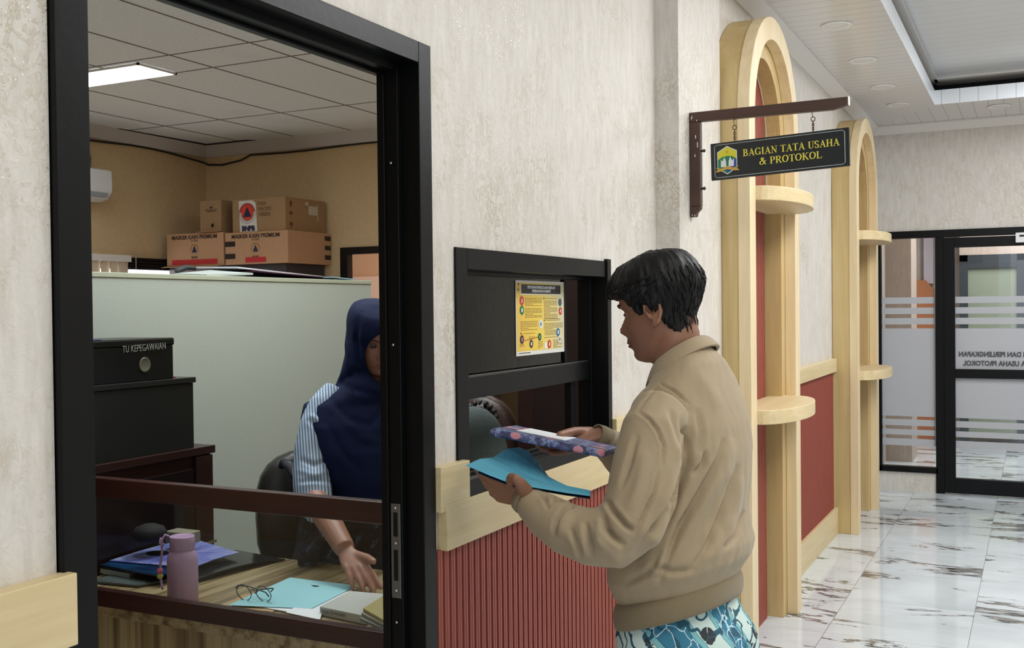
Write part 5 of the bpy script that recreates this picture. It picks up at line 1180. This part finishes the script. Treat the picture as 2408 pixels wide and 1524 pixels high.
# collar: stand and fold-over leaf
def cring(py, L, R, tilt, D=Dc+.01, asp=1.12, k=36): return mring(py, L, R, asp, k, tilt, D, 2.1)
b = MB(); k = 36
o_ = [cring(872, 1534, 1672, .62), cring(850, 1533, 1668, .66), cring(829, 1538, 1656, .66), cring(826, 1542, 1651, .66), cring(838, 1546, 1648, .66), cring(868, 1545, 1650, .6)]
b.loft(o_, cap=False)
cl = b.build('collar', jm, smooth=True, sub=1); 
sd = cl.modifiers.new('solid', 'SOLIDIFY'); sd.thickness = .003; child(cl, man)
b = MB(); rr_ = [cring(826, 1537, 1657, .66), cring(832, 1531, 1668, .66), cring(848, 1524, 1682, .65), cring(862, 1519, 1692, .64), cring(864, 1520, 1691, .64), cring(862, 1527, 1684, .64)]
b.loft(rr_, cap=False); cl = b.build('collar_leaf', jm, smooth=True, sub=1); child(cl, man)
b = MB(); q = [PT(1528, 905, 2.36), PT(1560, 888, 2.36), PT(1540, 905, 2.33), PT(1503, 930, 2.33), PT(1508, 922, 2.34)]; b.prism(q, CF*.004); child(b.build('collar_point', jm), man)
# hem band and cuffs
b = MB(); b.loft([mring(1376, 1466, 1728, 1.42, tilt=.30), mring(1384, 1458, 1735, 1.42, tilt=.30), mring(1400, 1456, 1738, 1.42, tilt=.31), mring(1420, 1458, 1738, 1.42, tilt=.32), mring(1434, 1461, 1735, 1.42, tilt=.32), mring(1438, 1466, 1728, 1.42, tilt=.32), mring(1430, 1478, 1716, 1.42, tilt=.32)], cap=False)
child(b.build('hem_band', jr, smooth=True, sub=1), man)
b = MB(); b.tube([PT(1240, 1178, 2.31), PT(1232, 1172, 2.317), PT(1222, 1166, 2.322)], [.034, .0345, .031], 24, cap=False); cf = b.build('cuff', jr, smooth=True); cf.modifiers.new('s', 'SOLIDIFY').thickness = .003; child(cf, man)
b = MB(); b.tube([PT(1424, 1040, 2.582), PT(1410, 1031, 2.575), PT(1398, 1025, 2.568)], [.036, .034, .031], 24, cap=False); cf = b.build('cuff', jr, smooth=True); cf.modifiers.new('s', 'SOLIDIFY').thickness = .003; child(cf, man)
# batik shirt under the jacket, trousers, shoes
def batik():
    m, n, l, bb = new_mat('blue_batik_cotton'); v = objcoord(n)
    dg_ = n.new('ShaderNodeMapping'); dg_.inputs['Rotation'].default_value = (0, radians(28), radians(-10)); l.new(v, dg_.inputs[0]); v2 = dg_.outputs[0]
    s_ = sep(n, l, v2)
    band = mth(n, l, 'SINE', mth(n, l, 'ADD', mth(n, l, 'MULTIPLY', mth(n, l, 'ADD', s_[0], mth(n, l, 'MULTIPLY', s_[1], -.8)), 38), mth(n, l, 'MULTIPLY', noise_n(n, l, v, 5, 2), 3)))
    base = ramp(n, [(.30, srgb(196, 216, 212)), (.34, srgb(44, 96, 116)), (.37, srgb(120, 180, 188)), (.60, srgb(104, 166, 178)), (.64, srgb(40, 92, 116)), (.68, srgb(52, 120, 150))], 'CONSTANT')
    l.new(mth(n, l, 'ADD', mth(n, l, 'MULTIPLY', band, .5), .5), base.inputs[0])
    vo = n.new('ShaderNodeTexVoronoi'); vo.feature = 'DISTANCE_TO_EDGE'; vo.inputs['Scale'].default_value = 34
    wv = n.new('ShaderNodeTexNoise'); wv.inputs['Scale'].default_value = 16; l.new(v, wv.inputs[0])
    va = n.new('ShaderNodeVectorMath'); va.operation = 'MULTIPLY_ADD'; va.inputs[1].default_value = (.06, .06, .06); l.new(wv.outputs['Color'], va.inputs[0]); l.new(v, va.inputs[2]); l.new(va.outputs[0], vo.inputs[0])
    w2_ = n.new('ShaderNodeTexWave'); w2_.wave_type = 'RINGS'; w2_.inputs['Scale'].default_value = 11; w2_.inputs['Distortion'].default_value = 9; w2_.inputs['Detail'].default_value = 1.5; w2_.inputs['Detail Scale'].default_value = 2; l.new(v2, w2_.inputs[0])
    curl = mth(n, l, 'GREATER_THAN', w2_.outputs['Fac'], .83)
    c = mixc(n, l, curl, base.outputs[0], srgb(34, 84, 104))
    lf = n.new('ShaderNodeTexVoronoi'); lf.inputs['Scale'].default_value = 17; l.new(v2, lf.inputs[0])
    leaf = mth(n, l, 'MULTIPLY', mth(n, l, 'LESS_THAN', lf.outputs['Distance'], .34), mth(n, l, 'LESS_THAN', mth(n, l, 'ADD', mth(n, l, 'MULTIPLY', band, .5), .5), .30))
    c = mixc(n, l, mth(n, l, 'MULTIPLY', leaf, mth(n, l, 'GREATER_THAN', vo.outputs['Distance'], .05)), c, srgb(44, 48, 54))
    ln = mth(n, l, 'MULTIPLY', mth(n, l, 'LESS_THAN', vo.outputs['Distance'], .035), mth(n, l, 'GREATER_THAN', mth(n, l, 'ADD', mth(n, l, 'MULTIPLY', band, .5), .5), .66))
    c = mixc(n, l, ln, c, srgb(190, 220, 228))
    l.new(c, bb.inputs['Base Color']); bb.inputs['Roughness'].default_value = .8; return m
bm_ = batik()
b = MB()
rs = []
for i, (z, sc_) in enumerate(((1.02, .78), (.93, .80), (.86, .82), (.82, .84), (.78, .93), (.75, 1.02), (.70, 1.06), (.64, 1.08), (.635, 1.06), (.65, .98))):
    c = Vector((hipc.x, hipc.y, z))+BF*(-.014 if z < .77 else .006)
    ring = ell_ring(c, BF, BL, .142*sc_*.98, .192*sc_, 56, 2.2, .18 if z > .8 else .08)
    for j, p in enumerate(ring):
        a = 2*pi*j/56; w2 = max(0, .84-z)*.055; ring[j] = p+(p-c).normalized()*(w2*(sin(a*5+1)*.5+sin(a*9)*.3))
    rs.append(ring)
b.loft(rs, cap=False); sh = b.build('batik_shirt', bm_, smooth=True, sub=1); child(sh, man)
tr = mat('dark_trousers', srgb(34, 36, 42), .85)
b = MB(); b.loft([ell_ring(Vector((hipc.x, hipc.y, z)), BF, BL, a, c_, 30) for z, a, c_ in ((.76, .085, .13), (.72, .10, .15), (.66, .105, .16))])
for s in (-1, 1):
    h = hipc+BL*(s*.088); b.tube([h-U0*.16, Vector((h.x, h.y, .48))+BF*.012+BL*(s*.014), Vector((h.x, h.y, .08))+BL*(s*.02)], [.098, .078, .062], 20)
child(sculpt(b, 'trousers', tr, .009, 3), man)
for s in (-1, 1):
    f0 = Vector((hipc.x, hipc.y, 0))+BL*(s*.108); b = MB()
    b.loft([ell_ring(f0+BF*.05+U0*z, BF, BL, a, w_, 24) for z, a, w_ in ((.0, .140, .046), (.02, .142, .048), (.045, .125, .043), (.07, .09, .038))]); child(b.build('shoe', M['blackin'], smooth=True), man)
# what he holds
b = MB(); near = [(1096, 1095, 2.36), (1150, 1118, 2.33), (1202, 1138, 2.305), (1263, 1148, 2.29), (1335, 1160, 2.28), (1388, 1167, 2.27)]
mid = [(1160, 1074, 2.45), (1196, 1092, 2.43), (1240, 1116, 2.41), (1290, 1139, 2.38), (1340, 1157, 2.34), (1388, 1165, 2.30)]
far = [(1221, 1053, 2.53), (1243, 1062, 2.53), (1266, 1088, 2.52), (1290, 1122, 2.49), (1328, 1145, 2.43), (1389, 1159, 2.33)]
def grid(b, rows, up, th=.0012):
    k = len(rows[0]); R = [[Vector(p) for p in r]+[Vector(p)+up*th for p in reversed(r)] for r in rows]; b.loft(R)
rows = []
for i in range(11):
    f = i/10*5; j = min(4, int(f)); t = f-j
    N_, Mi, Fa = (PT(*[a+(c-a)*t for a, c in zip(L_2[j], L_2[j+1])]) for L_2 in (near, mid, far))
    rows.append([N_, N_.lerp(Mi, .5)+U0*.004, Mi-U0*.003, Mi.lerp(Fa, .5)+U0*.007, Fa])
grid(b, rows, U0*1.0)
fo = b.build('document_folder', mat('sky_blue_card', srgb(100, 184, 214), .7), smooth=False)
tag(fo, 'bright blue card folder bent open in the man\'s near hand', 'folder')
b = MB(); grid(b, [[p-U0*.006+CF*.002 for p in r[:3]] for r in rows[1:]], U0); tag(b.build('paper_sheet', mat('navy_backing', srgb(24, 34, 66), .6)), 'dark navy sheet just under the bright blue folder in the man\'s hand', 'paper')
def floral():
    m, n, l, bb = new_mat('floral_navy_cover'); v = objcoord(n)
    a = noise_n(n, l, v, 34, 3, .6, .6); r = ramp(n, [(.36, srgb(38, 42, 84)), (.47, srgb(76, 80, 124)), (.54, srgb(128, 146, 186)), (.62, srgb(52, 50, 92))]); l.new(a, r.inputs[0])
    vo = n.new('ShaderNodeTexVoronoi'); vo.inputs['Scale'].default_value = 20; l.new(v, vo.inputs[0])
    c = mixc(n, l, mth(n, l, 'LESS_THAN', vo.outputs['Distance'], .30), r.outputs[0], srgb(196, 128, 140)); l.new(c, bb.inputs[0]); bb.inputs['Roughness'].default_value = .45; return m
fl = thing('floral_folder', 'navy folder with pink floral print held level in the man\'s far hand', 'folder', tuple(PT(1290, 1040, 2.45)))
q0, q1, q2, q3 = PT(1149, 1025, 2.40), PT(1420, 1078, 2.36), PT(1450, 1066, 2.54), PT(1206, 1016, 2.58)
upn = (q1-q0).cross(q3-q0).normalized(); upn = upn if upn.z > 0 else -upn
b = MB(); b.prism([q0, q1, q2, q3], upn*.018); child(b.build('cover', floral(), bevel=.006, seg=3), fl)
a0, a1, a2, a3 = (q0.lerp(q1, u).lerp(q3.lerp(q2, u), v)+upn*.0185 for u, v in ((.18, .25), (.62, .25), (.62, .9), (.18, .9)))
b = MB(); b.prism([a0, a1, a2, a3], upn*.001); child(b.build('white_page', paper), fl)

# ---------------------------------------------------------------- the woman at the desk
wom = thing('person', 'woman in a navy headscarf and pale striped blouse leaning over the desk', 'person', (3.0, 2.05, 0))
TW = radians(230); WF0 = Vector((cos(TW), sin(TW), 0)); WL = Vector((-sin(TW), cos(TW), 0)); pit = radians(20)
WF = WF0*cos(pit)-U0*sin(pit); WU = U0*cos(pit)+WF0*sin(pit)
WO = PT(884, 808, 3.56)
wskin = mat('woman_skin', srgb(156, 112, 94), .5, var=.03, bscale=200)
BW = radians(232); bF = Vector((cos(BW), sin(BW), 0)); bL = Vector((-sin(BW), cos(BW), 0))
tc = PT(850, 980, 3.60)
b = MB(); head_pts(b, WO, WF, WL, WU, .95)
b.tube([WO-U0*.02-WF0*.02, WO-U0*.13-WF0*.05, tc], [.052, .052, .06], 18)
hip = Vector((tc.x-bF.x*.16, tc.y-bF.y*.16, .55))
def wring(t, a, c_, dz=0): p = tc.lerp(hip, t); return ell_ring(p+U0*dz, bF, bL, a, c_, 26, 2.3)
b.loft([wring(-.02, .05, .08), wring(.15, .09, .14), wring(.5, .10, .15), wring(.8, .11, .15), wring(1.05, .12, .17)])
WS, WE, WW = PT(762, 950, 3.52), PT(728, 1150, 3.40), PT(812, 1292, 3.16)
b.tube([WS-U0*.03, WS.lerp(WE, .5), WE, WE.lerp(WW, .5), WW], [.034, .036, .040, .041, .031], 14)
dw = (PT(850, 1352, 3.08)-WW).normalized()
hand_pts(b, WW+dw*.004, dw, (-U0*.7-CF*.1+CR*.2), (CR*.9+U0*.1), 1.03, curl=(16, 22, 24, 26), spread=.8, thumb=PT(880, 1322, 3.06))
WS2, WE2, WW2 = tc+bL*.17+U0*-.03, tc+bL*.26+bF*.12-U0*.28, tc+bL*.16+bF*.34-U0*.36
b.tube([WS2, WE2, WW2], [.05, .04, .026], 14)
hand_pts(b, WW2, (bF-U0*.15-bL*.2), -U0, -bL, .93)
for s in (-1, 1):
    h = hip+bL*(s*.09)+U0*.0; kn = h+bF*.36; b.tube([h, kn, Vector((kn.x, kn.y, .10))], [.085, .065, .04], 14); b.tube([Vector((kn.x, kn.y, .05))-bF*.03, Vector((kn.x, kn.y, .04))+bF*.12], [.034, .026], 10)
child(sculpt(b, 'body', wskin, .0045, 2), wom)
for s in (-1, 1):
    e = WO+(WF*.0695+WL*(s*.031)+WU*.020)*.95; bb_ = MB(); bb_.lathe([(.001, -.011), (.006, -.009), (.010, -.004), (.011, 0), (.010, .004), (.006, .009), (.001, .011)], e, 16); child(bb_.build('eye', mat('eye_dark', srgb(120, 104, 98), .3), smooth=True), wom)
    bb_ = MB(); bb_.tube([e+WL*(s*(-.012+.024*i/6))+WF*(.012-.0055*((i-3)/3)**2)+WU*(.001-.0025*((i-3)/3)**2) for i in range(7)], [.0006, .0014, .002, .0022, .002, .0016, .0006], 6); child(bb_.build('eyelash', hairm, smooth=True), wom)
    bb_ = MB(); bb_.tube([WO+(WL*(s*(.012+.034*i/6))+WF*(.0925-.016*(i/6)**2)+WU*(.040+.006*sin(i/6*2.4)))*.95 for i in range(7)], [.0008, .002, .0024, .0022, .0018, .0012, .0006], 8); child(bb_.build('eyebrow', mat('soft_brow', srgb(70, 48, 42), .8), smooth=True), wom)
bb_ = MB(); bb_.tube([WO+(WL*(.021*(i-4)/4)+WF*(.096-.0165*((i-4)/4)**2)+WU*-.0425)*.95 for i in range(9)], [.001, .002, .0028, .003, .003, .003, .0028, .002, .001], 8); bb_.tube([WO+(WL*(.019*(i-4)/4)+WF*(.0945-.015*((i-4)/4)**2)+WU*-.0505)*.95 for i in range(9)], [.001, .0022, .003, .0036, .0038, .0036, .003, .0022, .001], 8)
child(bb_.build('lips', mat('rose_lip', srgb(150, 80, 80), .4), smooth=True), wom)
# headscarf: hood, throat, cape; the face left open
navyc = mat('navy_scarf_cloth', srgb(9, 22, 58), .8, spec=.2, bump=.1, bscale=300)
b = MB(); rings = []
for i in range(26):
    z = .140-.30*i/25; zz_ = min(.120, max(-.10, z*.92)); f, bk2, w_, nz = interp(HEAD, zz_)
    sq = 1 if z < .112 else math.sqrt(max(.02, 1-((z-.112)/.029)**2))
    low = max(0, -.05-z); lw2 = max(0, .03-z)*.22
    c = (f+bk2)/2; rings.append([WO+(WF*(c+((f-c) if cos(t) > 0 else (c-bk2))*cos(t)*sq+cos(t)*(.014+(.032 if cos(t) < 0 else 0)*(1-low*4))*sq-low*.35)+WL*((max(w_, .062)+.024+lw2)*sin(t)*sq)+WU*z)*1.0 for t in [2*pi*q/36 for q in range(36)]])
b.loft(rings)
nb = WO-U0*.12-WF0*.035
b.loft([ell_ring(nb+U0*.05, bF, bL, .092, .098, 30), ell_ring(nb+U0*.01, bF, bL, .10, .10, 30), ell_ring(nb-U0*.03, bF, bL, .11, .13, 30), ell_ring(tc+U0*.05, bF, bL, .125, .195, 30), ell_ring(tc-U0*.02+bF*.02, bF, bL, .145, .215, 30), ell_ring(tc-U0*.10+bF*.045, bF, bL, .15, .198, 30), ell_ring(tc-U0*.19+bF*.075, bF, bL, .135, .165, 30), ell_ring(tc-U0*.27+bF*.10, bF, bL, .115, .125, 30)])
sc_f = sculpt(b, 'headscarf', navyc, .0052, 4)
fc_ = WO+WF*.115-WU*.010
def face_hole(o):
    me = bmesh.new(); me.from_mesh(o.data)
    def q(co): p = co-fc_; return math.sqrt((p.dot(WL)/.064)**2+(p.dot(WU)/.088)**2+(p.dot(WF)/.085)**2)
    bmesh.ops.delete(me, geom=[v for v in me.verts if q(v.co) < .98], context='VERTS')
    for v in me.verts:
        if v.is_boundary or any(e.is_boundary for e in v.link_edges):
            p = v.co-fc_; s_ = 1.0/max(.01, q(v.co)); v.co = fc_+WL*(p.dot(WL)*s_)+WU*(p.dot(WU)*s_)+WF*p.dot(WF)
    me.to_mesh(o.data); me.free()
face_hole(sc_f); sm_ = sc_f.modifiers.new('thick', 'SOLIDIFY'); sm_.thickness = .004
WC = [([(845, 735), (838, 790), (845, 850), (870, 880)], -.006, 5), ([(862, 735), (850, 800), (858, 860), (900, 905)], .004, 6), ([(815, 800), (818, 850), (825, 880)], .005, 6), ([(785, 890), (830, 915), (890, 930)], -.006, 8), ([(770, 930), (820, 985), (870, 1000), (905, 960)], -.006, 9), ([(800, 960), (850, 1030), (900, 1040)], .005, 10), ([(770, 990), (800, 1060), (850, 1110)], -.004, 9), ([(823, 765), (815, 830), (830, 900), (840, 950)], -.004, 6)]
displace(sc_f, folds(WC, .003)); child(sc_f, wom)
# blouse, dress
def stripes():
    m, n, l, bb = new_mat('blue_striped_cotton'); v = objcoord(n); s_ = sep(n, l, v)
    t = mth(n, l, 'FRACT', mth(n, l, 'MULTIPLY', mth(n, l, 'ADD', mth(n, l, 'SUBTRACT', mth(n, l, 'MULTIPLY', s_[0], .55), mth(n, l, 'MULTIPLY', s_[1], .83)), mth(n, l, 'MULTIPLY', s_[2], .10)), 105))
    r = ramp(n, [(.0, srgb(196, 212, 226)), (.45, srgb(176, 196, 216)), (.55, srgb(84, 110, 146)), (.9, srgb(96, 122, 156)), (1, srgb(190, 208, 222))]); l.new(t, r.inputs[0]); l.new(r.outputs[0], bb.inputs[0]); bb.inputs['Roughness'].default_value = .8; return m
bl2 = stripes()
b = MB(); WP_ = [(790, 925, 3.56, 34), (762, 958, 3.52, 38), (745, 1000, 3.49, 39), (733, 1060, 3.46, 40), (731, 1110, 3.43, 43), (736, 1150, 3.40, 45), (742, 1185, 3.37, 40), (750, 1212, 3.34, 30)]
b.tube([PT(x, y, D) for x, y, D, r in WP_], [r*D/FPX for x, y, D, r in WP_], 22)
b.tube([WS2, WS2.lerp(WE2, .5), WE2, WE2.lerp(WW2, .4)], [.06, .056, .052, .045], 18)
sv = sculpt(b, 'blouse_sleeves', bl2, .006, 3)
displace(sv, folds([([(705, 1080), (740, 1095), (775, 1080)], -.007, 6), ([(700, 1105), (740, 1118), (780, 1105)], .005, 6), ([(700, 1135), (740, 1128), (785, 1135)], -.007, 5), ([(722, 985), (740, 1000), (752, 1030)], -.006, 5), ([(728, 975), (745, 985), (756, 1000)], .005, 5)], .004)); child(sv, wom)
dm = None
def lace():
    m, n, l, bb = new_mat('black_floral_dress'); v = objcoord(n); a = noise_n(n, l, v, 26, 4, .7, 1.0); r = ramp(n, [(.50, srgb(16, 18, 28)), (.60, srgb(30, 40, 62)), (.68, srgb(96, 124, 158))]); l.new(a, r.inputs[0]); l.new(r.outputs[0], bb.inputs[0]); bb.inputs['Roughness'].default_value = .7; return m
b = MB(); b.loft([wring(.0, .10, .165), wring(.2, .12, .18), wring(.5, .135, .18), wring(.8, .15, .20), wring(1.0, .17, .23), wring(1.15, .16, .22)])
for s in (-1, 1):
    h = hip+bL*(s*.09); kn = h+bF*.34; b.tube([h, kn, Vector((kn.x, kn.y, .2))], [.12, .10, .09], 16)
b.tube([PT(770, 1200, 3.42), PT(748, 1255, 3.40), PT(728, 1290, 3.40), PT(722, 1330, 3.42)], [.03, .032, .034, .03], 12)
dr_ = sculpt(b, 'dress', lace(), .007, 3); displace(dr_, folds([], .006)); child(dr_, wom)
b = MB(); b.tube([PT(662, 1098, 3.79), PT(668, 1086, 3.74), PT(685, 1100, 3.72), PT(698, 1125, 3.70), PT(700, 1160, 3.70)], [.012, .018, .022, .022, .018], 10, flat=(1, .7))
tag(b.build('shawl', lace(), smooth=True), 'dark patterned shawl hanging over the office chair behind the woman', 'shawl')
